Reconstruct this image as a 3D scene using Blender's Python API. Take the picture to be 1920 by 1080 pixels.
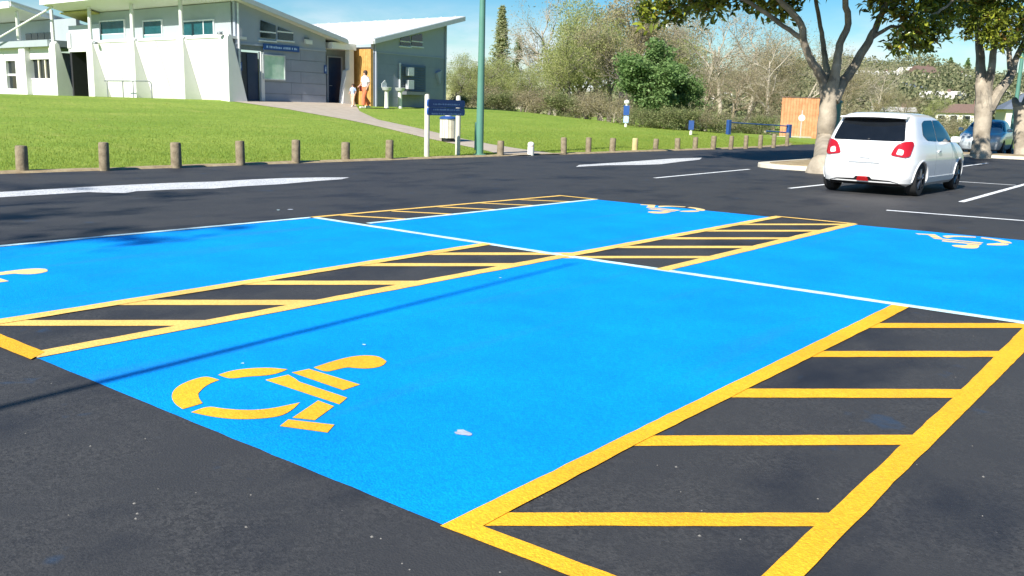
import bpy, bmesh, math, random
import numpy as np
from mathutils import Vector, Matrix
from mathutils.bvhtree import BVHTree

random.seed(7)
rng = np.random.default_rng(11)
R_ = math.radians
for o in list(bpy.data.objects):
    bpy.data.objects.remove(o)
scene = bpy.context.scene
COL = scene.collection

# ------------------------------------------------------------------ camera
F_PX = 1697.94
CAM = Vector((8.6604, -7.1147, 1.3765))
RIGHT = Vector((0.782023, 0.622626, 0.02787))
DOWN = Vector((0.142541, -0.135142, -0.98052))
FWD = Vector((-0.60673, 0.770762, -0.194434))
cam_data = bpy.data.cameras.new('camera')
cam_data.sensor_width = 36.0
cam_data.lens = F_PX / 1920 * 36.0
cam_data.clip_start = 0.1
cam_data.clip_end = 3000
cam = bpy.data.objects.new('camera', cam_data)
COL.objects.link(cam)
m = Matrix((RIGHT, -DOWN, -FWD)).transposed().to_4x4()
m.translation = CAM
cam.matrix_world = m
scene.camera = cam
scene.render.resolution_x = 1024
scene.render.resolution_y = 576

# ------------------------------------------------------------------ sky, sun, exposure
SUN_EL = R_(38)
SUN_AZ = math.atan2(0.085, -0.996)          # from +Y towards +X
world = bpy.data.worlds.new('World')
scene.world = world
world.use_nodes = True
wn, wl = world.node_tree.nodes, world.node_tree.links
wn.clear()
w_out = wn.new('ShaderNodeOutputWorld')
w_bg = wn.new('ShaderNodeBackground')
w_bg.inputs['Strength'].default_value = 0.08
sky = wn.new('ShaderNodeTexSky')
sky.sky_type = 'NISHITA'
sky.sun_disc = False
sky.sun_elevation = SUN_EL
sky.sun_rotation = SUN_AZ
sky.air_density = 1.0
sky.dust_density = 0.3
sky.ozone_density = 2.5
tc = wn.new('ShaderNodeTexCoord')
mp = wn.new('ShaderNodeMapping')
mp.inputs['Scale'].default_value = (1, 1, 3.2)
cn = wn.new('ShaderNodeTexNoise')
cn.inputs['Scale'].default_value = 5.2
cn.inputs['Detail'].default_value = 8
cn.inputs['Roughness'].default_value = 0.58
cr = wn.new('ShaderNodeValToRGB')
cr.color_ramp.elements[0].position = 0.46
cr.color_ramp.elements[1].position = 0.63
sep = wn.new('ShaderNodeSeparateXYZ')
band = wn.new('ShaderNodeMapRange')           # cumulus bank low over the horizon
band.inputs['From Min'].default_value = 0.045
band.inputs['From Max'].default_value = 0.11
band.inputs['To Min'].default_value = 1.0
band.inputs['To Max'].default_value = 0.05
mul = wn.new('ShaderNodeMath'); mul.operation = 'MULTIPLY'
hsv = wn.new('ShaderNodeHueSaturation')
hsv.inputs['Saturation'].default_value = 1.7
hsv.inputs['Value'].default_value = 0.88
cm = wn.new('ShaderNodeMixRGB')
cm.inputs['Color2'].default_value = (7.2, 7.6, 8.2, 1)
wl.new(tc.outputs['Generated'], mp.inputs['Vector'])
wl.new(mp.outputs['Vector'], cn.inputs['Vector'])
wl.new(cn.outputs['Fac'], cr.inputs['Fac'])
wl.new(tc.outputs['Generated'], sep.inputs[0])
wl.new(sep.outputs['Z'], band.inputs['Value'])
wl.new(cr.outputs['Color'], mul.inputs[0])
wl.new(band.outputs[0], mul.inputs[1])
wl.new(sky.outputs[0], hsv.inputs['Color'])
wl.new(hsv.outputs[0], cm.inputs['Color1'])
wl.new(mul.outputs[0], cm.inputs['Fac'])
wl.new(cm.outputs[0], w_bg.inputs['Color'])
wl.new(w_bg.outputs[0], w_out.inputs[0])

sun_d = bpy.data.lights.new('sun', 'SUN')
sun_d.energy = 5.0
sun_d.angle = R_(0.53)
sun_d.color = (1.0, 0.955, 0.88)
sun = bpy.data.objects.new('sun', sun_d)
COL.objects.link(sun)
to_sun = Vector((0.085 * math.cos(SUN_EL), -0.996 * math.cos(SUN_EL), math.sin(SUN_EL)))
sun.rotation_euler = to_sun.to_track_quat('Z', 'Y').to_euler()
sun.location = (0, -30, 40)

vs = scene.view_settings
vs.view_transform = 'Standard'
vs.look = 'None'
vs.exposure = 0.78
vs.gamma = 1.0
vs.use_curve_mapping = False

# ------------------------------------------------------------------ helpers
def ray(px, py):
    return RIGHT * ((px - 960) / F_PX) + DOWN * ((py - 540) / F_PX) + FWD
def at(px, py, depth):                        # a point of the place at a given distance
    return CAM + ray(px, py) * depth
def on_z(px, py, z=0.0):
    d = ray(px, py); return CAM + d * ((z - CAM.z) / d.z)
def on_x(px, py, X):
    d = ray(px, py); return CAM + d * ((X - CAM.x) / d.x)
def on_y(px, py, Y):
    d = ray(px, py); return CAM + d * ((Y - CAM.y) / d.y)

def sstep(t):
    t = np.clip(t, 0, 1); return t * t * (3 - 2 * t)
def H(x, y):                                  # height of the ground
    x = np.asarray(x, float); y = np.asarray(y, float)
    s = np.clip((-8.75 - x) / 17.2, 0, 1)
    top = 1.33 * (1 - sstep((y - 31) / 27)) + 0.05
    z = s * top
    z = z + 0.03 * np.sin(x * 0.55 + 1.3 * np.sin(y * .31)) * np.cos(y * 0.43) * np.clip(s * 4, 0, 1) * np.clip((-24 - x) / -6, 0, 1)
    return z
def Hf(x, y): return float(H(x, y))

def tag(o, label=None, cat=None, group=None, kind=None):
    if label: o['label'] = label
    if cat: o['category'] = cat
    if group: o['group'] = group
    if kind: o['kind'] = kind
    return o
def empty(name, loc=(0, 0, 0), rz=0.0):
    o = bpy.data.objects.new(name, None)
    o.empty_display_size = 0.2
    COL.objects.link(o); o.location = loc; o.rotation_euler = (0, 0, rz)
    return o
def link(name, me, mat=None, parent=None, smooth=False):
    if mat is not None and not me.materials:
        me.materials.append(mat)
    o = bpy.data.objects.new(name, me)
    COL.objects.link(o)
    if parent is not None: o.parent = parent
    if smooth:
        me.shade_smooth()
    return o
def np_mesh(name, V, F):
    """V (n,3), F (m,k) arrays"""
    V = np.asarray(V, np.float32); F = np.asarray(F, np.int32)
    me = bpy.data.meshes.new(name)
    me.vertices.add(len(V)); me.vertices.foreach_set('co', V.ravel())
    k = F.shape[1]
    me.loops.add(F.size); me.loops.foreach_set('vertex_index', F.ravel())
    me.polygons.add(len(F))
    me.polygons.foreach_set('loop_start', np.arange(0, F.size, k, dtype=np.int32))
    me.polygons.foreach_set('loop_total', np.full(len(F), k, np.int32))
    me.update(calc_edges=True); me.validate()
    return me
def copy_tree(o, parent=None):
    c = o.copy(); COL.objects.link(c)
    if parent is not None: c.parent = parent
    for ch in list(o.children): copy_tree(ch, c)
    return c

class MB:
    """collects simple solids; build() links them as ONE mesh object"""
    def __init__(s): s.v = []; s.f = []
    def add(s, vs, fs):
        n = len(s.v); s.v += [tuple(v) for v in vs]; s.f += [tuple(i + n for i in f) for f in fs]; return s
    def box(s, x0, x1, y0, y1, z0, z1):
        return s.add([(x0,y0,z0),(x1,y0,z0),(x1,y1,z0),(x0,y1,z0),(x0,y0,z1),(x1,y0,z1),(x1,y1,z1),(x0,y1,z1)],
                     [(0,3,2,1),(4,5,6,7),(0,1,5,4),(1,2,6,5),(2,3,7,6),(3,0,4,7)])
    def prism(s, poly, vec):
        """polygon of 3D points swept by vec"""
        n = len(poly); v = [Vector(p) for p in poly]; w = [p + Vector(vec) for p in v]
        fs = [tuple(range(n))[::-1], tuple(range(n, 2*n))]
        for i in range(n):
            j = (i + 1) % n; fs.append((i, j, n + j, n + i))
        return s.add(v + w, fs)
    def tube(s, pts, rad, n=8, cap=True):
        pts = [Vector(p) for p in pts]
        if not isinstance(rad, (list, tuple)): rad = [rad] * len(pts)
        vs, fs = [], []
        up = Vector((0, 0, 1))
        prev = None
        for i, p in enumerate(pts):
            d = (pts[min(i+1, len(pts)-1)] - pts[max(i-1, 0)]).normalized()
            if prev is None:
                a = d.cross(up) if abs(d.dot(up)) < .95 else d.cross(Vector((1, 0, 0)))
            else:
                a = prev - d * prev.dot(d)
            a.normalize(); b = d.cross(a); prev = a
            for k in range(n):
                t = 2 * math.pi * k / n
                vs.append(p + (a * math.cos(t) + b * math.sin(t)) * rad[i])
        for i in range(len(pts) - 1):
            for k in range(n):
                k2 = (k + 1) % n
                fs.append((i*n+k, i*n+k2, (i+1)*n+k2, (i+1)*n+k))
        if cap:
            fs.append(tuple(range(n))[::-1]); fs.append(tuple((len(pts)-1)*n + k for k in range(n)))
        return s.add(vs, fs)
    def lathe(s, prof, c=(0,0,0), n=16):
        """profile (r,z) about the vertical through c"""
        vs, fs = [], []
        for r, z in prof:
            for k in range(n):
                t = 2*math.pi*k/n; vs.append((c[0]+r*math.cos(t), c[1]+r*math.sin(t), c[2]+z))
        m_ = len(prof)
        for i in range(m_-1):
            for k in range(n):
                k2 = (k+1) % n; fs.append((i*n+k, i*n+k2, (i+1)*n+k2, (i+1)*n+k))
        fs.append(tuple(range(n))[::-1]); fs.append(tuple((m_-1)*n+k for k in range(n)))
        return s.add(vs, fs)
    def build(s, name, mat=None, parent=None, smooth=False, bevel=0, origin=None):
        me = bpy.data.meshes.new(name)
        vs = s.v
        if origin is not None:
            vs = [(a-origin[0], b-origin[1], c-origin[2]) for a, b, c in vs]
        me.from_pydata(vs, [], s.f); me.update()
        if bevel:
            bm = bmesh.new(); bm.from_mesh(me)
            bmesh.ops.recalc_face_normals(bm, faces=bm.faces)
            bmesh.ops.bevel(bm, geom=[e for e in bm.edges if e.is_manifold and e.calc_face_angle(0) > .6], offset=bevel, segments=2, affect='EDGES', profile=.6)
            bm.to_mesh(me); bm.free()
        if smooth:
            me.shade_smooth(); me.set_sharp_from_angle(angle=R_(40))
        o = link(name, me, mat, parent)
        if origin is not None and parent is None: o.location = origin
        return o

# ------------------------------------------------------------------ materials
def new_mat(name):
    mt = bpy.data.materials.new(name); mt.use_nodes = True
    nt = mt.node_tree; bs = nt.nodes['Principled BSDF']
    return mt, nt, bs
def plain(name, col, rough=.6, metal=0, var=.12, scale=6, bump=0, bscale=40, spec=.5, coat=0, detail=5, two=None):
    mt, nt, bs = new_mat(name)
    N, L = nt.nodes, nt.links
    bs.inputs['Roughness'].default_value = rough
    bs.inputs['Metallic'].default_value = metal
    bs.inputs['Specular IOR Level'].default_value = spec
    bs.inputs['Coat Weight'].default_value = coat
    bs.inputs['Coat Roughness'].default_value = .05
    tcn = N.new('ShaderNodeTexCoord')
    nz = N.new('ShaderNodeTexNoise'); nz.inputs['Scale'].default_value = scale; nz.inputs['Detail'].default_value = detail
    nz.inputs['Roughness'].default_value = .62
    rp = N.new('ShaderNodeValToRGB')
    c2 = two if two else tuple(min(1, c * (1 + var)) for c in col)
    c1 = col if two else tuple(c * (1 - var) for c in col)
    rp.color_ramp.elements[0].color = (*c1, 1); rp.color_ramp.elements[1].color = (*c2, 1)
    rp.color_ramp.elements[0].position = .3; rp.color_ramp.elements[1].position = .7
    L.new(tcn.outputs['Object'], nz.inputs['Vector']); L.new(nz.outputs['Fac'], rp.inputs['Fac'])
    L.new(rp.outputs['Color'], bs.inputs['Base Color'])
    if bump:
        b = N.new('ShaderNodeBump'); b.inputs['Strength'].default_value = bump; b.inputs['Distance'].default_value = .02
        n2 = N.new('ShaderNodeTexNoise'); n2.inputs['Scale'].default_value = bscale; n2.inputs['Detail'].default_value = 4
        L.new(tcn.outputs['Object'], n2.inputs['Vector']); L.new(n2.outputs['Fac'], b.inputs['Height'])
        L.new(b.outputs[0], bs.inputs['Normal'])
    return mt
def mixnode(N, L, fac, c1, c2):
    mx = N.new('ShaderNodeMixRGB')
    for k, c in (('Color1', c1), ('Color2', c2)):
        if isinstance(c, tuple): mx.inputs[k].default_value = (*c, 1)
        else: L.new(c, mx.inputs[k])
    if isinstance(fac, float): mx.inputs['Fac'].default_value = fac
    else: L.new(fac, mx.inputs['Fac'])
    return mx.outputs[0]
def noise(N, L, vec, scale, detail=4, lo=.4, hi=.6, rough=.6):
    nz = N.new('ShaderNodeTexNoise'); nz.inputs['Scale'].default_value = scale; nz.inputs['Detail'].default_value = detail
    nz.inputs['Roughness'].default_value = rough
    L.new(vec, nz.inputs['Vector'])
    mr = N.new('ShaderNodeMapRange'); mr.inputs['From Min'].default_value = lo; mr.inputs['From Max'].default_value = hi
    L.new(nz.outputs['Fac'], mr.inputs['Value'])
    return mr.outputs[0]
def leaf_mat(name, c1, c2, trans=.35, rough=.5, gloss=.0):
    mt = bpy.data.materials.new(name); mt.use_nodes = True
    nt = mt.node_tree; N, L = nt.nodes, nt.links
    bs = N['Principled BSDF']; out = N['Material Output']
    g = N.new('ShaderNodeNewGeometry')
    rp = N.new('ShaderNodeValToRGB')
    rp.color_ramp.elements[0].color = (*c1, 1); rp.color_ramp.elements[1].color = (*c2, 1)
    L.new(g.outputs['Random Per Island'], rp.inputs['Fac'])
    L.new(rp.outputs[0], bs.inputs['Base Color'])
    bs.inputs['Roughness'].default_value = rough
    bs.inputs['Specular IOR Level'].default_value = .5 if gloss else .2
    tr = N.new('ShaderNodeBsdfTranslucent'); L.new(rp.outputs[0], tr.inputs['Color'])
    mx = N.new('ShaderNodeMixShader'); mx.inputs['Fac'].default_value = trans
    L.new(bs.outputs[0], mx.inputs[1]); L.new(tr.outputs[0], mx.inputs[2]); L.new(mx.outputs[0], out.inputs[0])
    return mt

def asphalt_mat():
    mt, nt, bs = new_mat('asphalt'); N, L = nt.nodes, nt.links
    t = N.new('ShaderNodeTexCoord').outputs['Object']
    fine = noise(N, L, t, 85, 3, .3, .7)
    mid = noise(N, L, t, 2.2, 6, .38, .66)
    big = noise(N, L, t, .35, 5, .35, .65)
    vo = N.new('ShaderNodeTexVoronoi'); vo.inputs['Scale'].default_value = 82; L.new(t, vo.inputs['Vector'])
    sv = N.new('ShaderNodeSeparateColor'); L.new(vo.outputs['Color'], sv.inputs[0])
    c = mixnode(N, L, sv.outputs[0], (.018, .018, .019), (.070, .068, .066))
    c = mixnode(N, L, .2, c, (.042, .041, .042))
    c = mixnode(N, L, mid, c, (.033, .033, .035))
    f2 = N.new('ShaderNodeMath'); f2.operation = 'MULTIPLY'; f2.inputs[1].default_value = .45
    L.new(big, f2.inputs[0])
    c = mixnode(N, L, f2.outputs[0], c, (.054, .052, .050))
    # dark bluish blotches stretched one way, then small blue flecks
    mpn = N.new('ShaderNodeMapping'); mpn.inputs['Scale'].default_value = (.8, .45, 1); mpn.inputs['Rotation'].default_value = (0, 0, .5)
    L.new(t, mpn.inputs[0])
    st = noise(N, L, mpn.outputs[0], 1.3, 6, .50, .68)
    f3 = N.new('ShaderNodeMath'); f3.operation = 'MULTIPLY'; f3.inputs[1].default_value = .95
    L.new(st, f3.inputs[0])
    c = mixnode(N, L, f3.outputs[0], c, (.011, .013, .020))
    bl = noise(N, L, t, 2.6, 3, .655, .72)
    f4 = N.new('ShaderNodeMath'); f4.operation = 'MULTIPLY'; f4.inputs[1].default_value = .5
    L.new(bl, f4.inputs[0])
    c = mixnode(N, L, f4.outputs[0], c, (.022, .055, .11))
    sp = noise(N, L, t, 38, 2, .755, .79)
    c = mixnode(N, L, sp, c, (.12, .115, .11))
    L.new(c, bs.inputs['Base Color'])
    bs.inputs['Roughness'].default_value = .68
    bs.inputs['Specular IOR Level'].default_value = .45
    b = N.new('ShaderNodeBump'); b.inputs['Strength'].default_value = .4; b.inputs['Distance'].default_value = .008
    n2 = N.new('ShaderNodeTexNoise'); n2.inputs['Scale'].default_value = 120; n2.inputs['Detail'].default_value = 3
    L.new(t, n2.inputs['Vector']); L.new(n2.outputs['Fac'], b.inputs['Height']); L.new(b.outputs[0], bs.inputs['Normal'])
    return mt
def paint_mat(name, col, wear=(.05, .05, .052), amount=.25, var=.1, lo=.58, hi=.72, spec=.3, rough=.65):
    mt, nt, bs = new_mat(name); N, L = nt.nodes, nt.links
    t = N.new('ShaderNodeTexCoord').outputs['Object']
    a = noise(N, L, t, 1.3, 6, .35, .65)
    c = mixnode(N, L, a, tuple(x * (1 - var) for x in col), tuple(min(1, x * (1 + var)) for x in col))
    f = noise(N, L, t, 55, 4, lo, hi)
    f2 = N.new('ShaderNodeMath'); f2.operation = 'MULTIPLY'; f2.inputs[1].default_value = amount
    L.new(f, f2.inputs[0])
    c = mixnode(N, L, f2.outputs[0], c, wear)
    L.new(c, bs.inputs['Base Color'])
    # aggregate showing through and faint tyre bands
    vo = N.new('ShaderNodeTexVoronoi'); vo.inputs['Scale'].default_value = 95; L.new(t, vo.inputs['Vector'])
    sv = N.new('ShaderNodeSeparateColor'); L.new(vo.outputs['Color'], sv.inputs[0])
    mv = N.new('ShaderNodeMapRange'); mv.inputs['To Min'].default_value = .84; mv.inputs['To Max'].default_value = 1.10; L.new(sv.outputs[0], mv.inputs['Value'])
    mm = N.new('ShaderNodeVectorMath'); mm.operation = 'SCALE'; L.new(c, mm.inputs[0]); L.new(mv.outputs[0], mm.inputs['Scale'])
    mpt = N.new('ShaderNodeMapping'); mpt.inputs['Scale'].default_value = (2.2, .16, 1); L.new(t, mpt.inputs[0])
    ty = noise(N, L, mpt.outputs[0], 1.1, 5, .56, .74)
    ft = N.new('ShaderNodeMath'); ft.operation = 'MULTIPLY'; ft.inputs[1].default_value = .16; L.new(ty, ft.inputs[0])
    c = mixnode(N, L, ft.outputs[0], mm.outputs[0], (.07, .07, .08))
    L.new(c, bs.inputs['Base Color'])
    bs.inputs['Roughness'].default_value = rough
    bs.inputs['Specular IOR Level'].default_value = spec
    b = N.new('ShaderNodeBump'); b.inputs['Strength'].default_value = .45; b.inputs['Distance'].default_value = .01
    n2 = N.new('ShaderNodeTexNoise'); n2.inputs['Scale'].default_value = 110; n2.inputs['Detail'].default_value = 3
    L.new(t, n2.inputs['Vector']); L.new(n2.outputs['Fac'], b.inputs['Height']); L.new(b.outputs[0], bs.inputs['Normal'])
    return mt
def grass_mat():
    mt, nt, bs = new_mat('grass_ground'); N, L = nt.nodes, nt.links
    t = N.new('ShaderNodeTexCoord').outputs['Object']
    mpn = N.new('ShaderNodeMapping'); mpn.inputs['Scale'].default_value = (1, .38, 1); L.new(t, mpn.inputs[0])
    a = noise(N, L, mpn.outputs[0], .55, 6, .35, .65)
    b_ = noise(N, L, t, 9, 4, .3, .7)
    c = mixnode(N, L, a, (.215, .325, .045), (.35, .43, .08))
    c2 = mixnode(N, L, b_, (.15, .235, .04), c)
    dry = noise(N, L, t, .9, 6, .56, .72)
    fd = N.new('ShaderNodeMath'); fd.operation = 'MULTIPLY'; fd.inputs[1].default_value = .45; L.new(dry, fd.inputs[0])
    c2 = mixnode(N, L, fd.outputs[0], c2, (.36, .36, .10))
    L.new(c2, bs.inputs['Base Color'])
    bs.inputs['Roughness'].default_value = .9
    bs.inputs['Specular IOR Level'].default_value = .1
    b = N.new('ShaderNodeBump'); b.inputs['Strength'].default_value = .7; b.inputs['Distance'].default_value = .05
    n2 = N.new('ShaderNodeTexNoise'); n2.inputs['Scale'].default_value = 22; n2.inputs['Detail'].default_value = 5
    L.new(t, n2.inputs['Vector']); L.new(n2.outputs['Fac'], b.inputs['Height']); L.new(b.outputs[0], bs.inputs['Normal'])
    return mt

M = dict(
    asphalt=asphalt_mat(),
    blue=paint_mat('blue_paint', (.0, .285, .80), wear=(.0, .18, .52), amount=.35, var=.09, spec=.12, rough=.85),
    yellow=paint_mat('yellow_paint', (.92, .46, .022), wear=(.35, .22, .05), amount=.3),
    cream=paint_mat('glare_paled_yellow_paint', (.92, .58, .15), wear=(.35, .25, .08), amount=.35),  # same yellow line paint, its colour paled for overexposed glare
    ivory=paint_mat('ivory_paint', (.90, .66, .30), wear=(.35, .30, .2), amount=.3),
    white=paint_mat('white_road_paint', (.82, .84, .84), wear=(.25, .25, .25), amount=.4),
    worn=paint_mat('worn_white_paint', (.74, .75, .75), wear=(.10, .10, .105), amount=.85, lo=.46, hi=.64),
    icewhite=paint_mat('ice_white_paint', (.62, .84, .86), wear=(.2, .4, .5), amount=.3),
    grass=grass_mat(),
    dirt=plain('dry_soil', (.22, .155, .085), .95, two=(.42, .34, .20), scale=5, bump=.5),
    concrete=plain('path_concrete', (.36, .30, .235), .85, two=(.46, .40, .32), scale=3, bump=.15),
    kerb=plain('kerb_concrete', (.62, .57, .46), .85, var=.12, scale=4, bump=.15),
    post=plain('weathered_timber', (.15, .115, .07), .85, two=(.30, .245, .16), scale=9, bump=.4, bscale=30),
    palepost=plain('pale_timber', (.52, .42, .20), .8, var=.15, scale=8, bump=.2),
    wallwhite=plain('white_render', (.70, .695, .675), .75, var=.03, scale=3, bump=.08),
    soffit=plain('soffit_white', (.70, .70, .69), .7, var=.03),
    uppergrey=plain('grey_green_board', (.34, .385, .40), .7, var=.05, scale=2),
    panel=plain('grey_precast', (.275, .305, .365), .85, var=.06, scale=2.2, bump=.15),
    panelup=plain('pale_blue_grey_board', (.35, .385, .455), .7, var=.04, scale=2),
    rooftop=plain('white_metal_roof', (.82, .82, .80), .35, var=.03),
    fascia=plain('grey_fascia', (.46, .50, .50), .5, var=.05),
    teal=plain('teal_glass', (.008, .070, .080), .25, var=.2, spec=.4),
    palteal=plain('frosted_teal_glass', (.30, .60, .53), .3, var=.06),
    darkglass=plain('dark_window_glass', (.012, .017, .022), .05, spec=.8),
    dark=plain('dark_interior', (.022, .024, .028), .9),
    doorgrey=plain('dark_grey_door', (.035, .04, .05), .5),
    doorblue=plain('navy_door', (.018, .036, .085), .45),
    frame=plain('white_aluminium', (.72, .74, .74), .4),
    lilac=plain('lilac_board', (.52, .54, .62), .7, var=.04),
    ply=plain('yellow_plywood', (.42, .38, .13), .7, var=.2, scale=4),
    wood=plain('golden_timber', (.46, .235, .06), .6, two=(.62, .36, .11), scale=5),
    navy=plain('navy_board', (.018, .080, .29), .45, var=.1),
    letter=plain('pale_lettering', (.42, .58, .80), .6),
    signwhite=plain('white_painted_timber', (.78, .77, .68), .6, var=.05),
    dullwhite=plain('weathered_white_timber', (.60, .57, .47), .7, var=.1, scale=5),
    polegreen=plain('green_pole_paint', (.10, .245, .185), .4, var=.08, scale=3),
    mapgreen=plain('map_print', (.36, .62, .42), .25, two=(.62, .78, .62), scale=2.2, detail=3),
    greymetal=plain('grey_metal', (.20, .22, .23), .45, metal=.3),
    lightmetal=plain('pale_metal', (.55, .58, .58), .4, metal=.2),
    black=plain('black_plastic', (.012, .012, .013), .5),
    carwhite=plain('white_car_paint', (.80, .80, .79), .25, var=.01, coat=.6),
    carsilver=plain('silver_blue_car_paint', (.50, .555, .59), .3, metal=.2, var=.02, coat=.6),
    carglass=plain('car_glass', (.008, .010, .013), .04, spec=.45),
    carscreen=plain('sky_painted_windscreen', (.012, .045, .11), .04, spec=.9),  # blue in the glass colour stands in for reflected sky
    tyre=plain('tyre_rubber', (.016, .016, .017), .85),
    rim=plain('grey_alloy', (.17, .17, .18), .35, metal=.7),
    lampred=plain('red_lamp_lens', (.40, .008, .012), .12, var=.1, coat=.5),
    lampclear=plain('clear_lamp_lens', (.75, .72, .70), .1, coat=.6),
    plate=plain('number_plate', (.80, .81, .78), .4),
    bark=plain('pale_bark', (.20, .165, .12), .9, two=(.50, .43, .33), scale=1.7, bump=.5, bscale=18),
    shadelimb=plain('mottled_shaded_limb_bark', (.10, .082, .064), .9, two=(.42, .36, .27), scale=1.7, bump=.5, bscale=18),  # mottled bark, darkened in its colour for shade under the crown
    darkbark=plain('grey_brown_bark', (.10, .085, .07), .9, two=(.20, .175, .145), scale=4, bump=.4, bscale=20),
    twig=plain('pale_twigs', (.34, .29, .22), .9, two=(.48, .43, .34), scale=1.5),
    twigbrown=plain('brown_twigs', (.20, .155, .10), .9, two=(.33, .27, .18), scale=1.5),
    magleaf=leaf_mat('magnolia_leaf', (.045, .08, .014), (.42, .46, .055), .3, .3, 1),
    magold=leaf_mat('magnolia_old_leaf', (.22, .13, .03), (.36, .26, .07), .3, .5),
    willow=leaf_mat('willow_leaf', (.27, .315, .095), (.47, .485, .20), .45),
    willowb=leaf_mat('tan_willow_leaf', (.29, .26, .14), (.48, .42, .25), .45),
    poplar=leaf_mat('poplar_leaf', (.34, .38, .18), (.52, .54, .30), .55),
    deepgreen=leaf_mat('deep_green_leaf', (.11, .20, .06), (.23, .34, .12), .35),
    shrubg=leaf_mat('shrub_leaf', (.14, .18, .07), (.33, .35, .15), .45),
    shrubb=leaf_mat('dry_shrub_leaf', (.27, .235, .13), (.45, .40, .24), .45),
    hillwood=leaf_mat('hazy_hill_wood_leaf', (.12, .15, .07), (.34, .33, .18), .35),  # leaf colours lightened in place of distance haze
    blade=leaf_mat('grass_blade', (.25, .335, .05), (.36, .43, .085), .5),
    redwood=plain('orange_timber_board', (.62, .235, .10), .8, two=(.80, .40, .20), scale=3, bump=.1),
    barrier=plain('blue_steel', (.022, .07, .24), .45, var=.15),
    skin=plain('skin', (.48, .28, .19), .6),
    hair=plain('brown_hair', (.055, .03, .02), .6),
    shirt=plain('white_shirt', (.78, .77, .78), .8),
    orange=plain('coral_cloth', (.72, .17, .075), .85, var=.2, scale=12),
    peach=plain('peach_cloth', (.74, .48, .34), .85),
    bag=plain('dark_red_bag', (.10, .015, .015), .6),
    house_w=plain('cream_weatherboard', (.68, .62, .48), .8, var=.06),
    house_g=plain('grey_weatherboard', (.42, .42, .40), .8, var=.06),
    roof_b=plain('brown_tiles', (.17, .11, .085), .85, var=.2),
    roof_s=plain('slate_grey_tiles', (.12, .145, .185), .8, var=.15),
    roof_c=plain('pale_iron_roof', (.55, .53, .48), .6, var=.1),
    dropping=plain('chalky_splash', (.40, .44, .50), .9, var=.25, scale=30),
    pebble=plain('pale_pebbles', (.20, .19, .17), .9, var=.4, scale=3),
)

# ------------------------------------------------------------------ ground
def sheet(name, xs, ys, zf, mat):
    X, Y = np.meshgrid(xs, ys); Z = zf(X, Y)
    V = np.stack([X, Y, Z], -1).reshape(-1, 3)
    nx, ny = len(xs), len(ys)
    i = np.arange(nx - 1)[None, :] + nx * np.arange(ny - 1)[:, None]
    Fc = np.stack([i, i + 1, i + nx + 1, i + nx], -1).reshape(-1, 4)
    o = link(name, np_mesh(name, V, Fc), mat, smooth=True)
    return tag(o, kind='structure')
xs = np.concatenate([[-1500, -700, -350, -180, -110, -80, -62], np.linspace(-50, -8.75, 110), [-8.0, 0, 20, 44, 46, 80, 160, 400, 1500]])
ys = np.concatenate([[-900, -300, -120, -60], np.linspace(-34, 62, 150), [75, 95, 130, 200, 400, 900, 2200]])
def ground_z(X, Y):
    z = H(X, Y)
    return np.where((X > -8.6), -0.05, z)
sheet('ground', xs, ys, ground_z, M['grass'])

# car park: one slab of asphalt with everything painted on it as its parts
lot_edge = [(-8.30, -34), (-8.32, -2), (-8.22, 1.7), (-8.3, 5.4), (-8.22, 8.7), (-8.2, 12.7), (-8.15, 15), (-7.9, 17.2), (-7.95, 20.9), (-7.8, 24), (-7.75, 28),
            (-7.9, 32), (-8.4, 36), (-9.8, 40.6), (-14, 45), (-14, 47.5), (44, 47.5), (44, -34)]
mb = MB(); mb.prism([(x, y, -.06) for x, y in lot_edge], (0, 0, .06))
car_park = tag(mb.build('car_park', M['asphalt']), kind='structure')
# bare soil strip between asphalt and lawn
le = lot_edge[:14]
V = []; Fc = []
pts = []
for (a, b), (c, d) in zip(le[:-1], le[1:]):
    n = max(1, int(math.hypot(c-a, d-b) / .35))
    for k in range(n): pts.append((a + (c-a)*k/n, b + (d-b)*k/n))
pts.append(le[-1])
for i, (x, y) in enumerate(pts):
    w = .34 + .10 * math.sin(y * 2.3) + .10 * math.sin(y * 5.1 + 1) + random.uniform(-.06, .06)
    for u, z in ((.06, -.03), (-.03, .028), (-w * .5, .045), (-w, None)):
        xx = x + u
        V.append((xx, y, z if z is not None else max(Hf(xx, y), 0) + .004))
    if i:
        for k in range(3):
            a = (i-1)*4 + k; Fc.append((a, a+1, a+5, a+4))
tag(link('soil_strip', np_mesh('soil_strip', V, Fc), M['dirt'], smooth=True), kind='structure')
# ground just behind the soil strip must join the lawn
V = []; Fc = []
for i, (x, y) in enumerate(pts):
    for xx in (x + .0, x - .25, -8.85):
        V.append((min(xx, x) if xx != -8.85 else min(-8.85, x - .3), y, .002 if xx != -8.85 else Hf(-8.85, y) + .006))
    if i:
        for k in range(2):
            a = (i-1)*3 + k; Fc.append((a, a+1, a+4, a+3))
tag(link('lawn_edge', np_mesh('lawn_edge', V, Fc), M['grass'], smooth=True), kind='structure')

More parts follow.
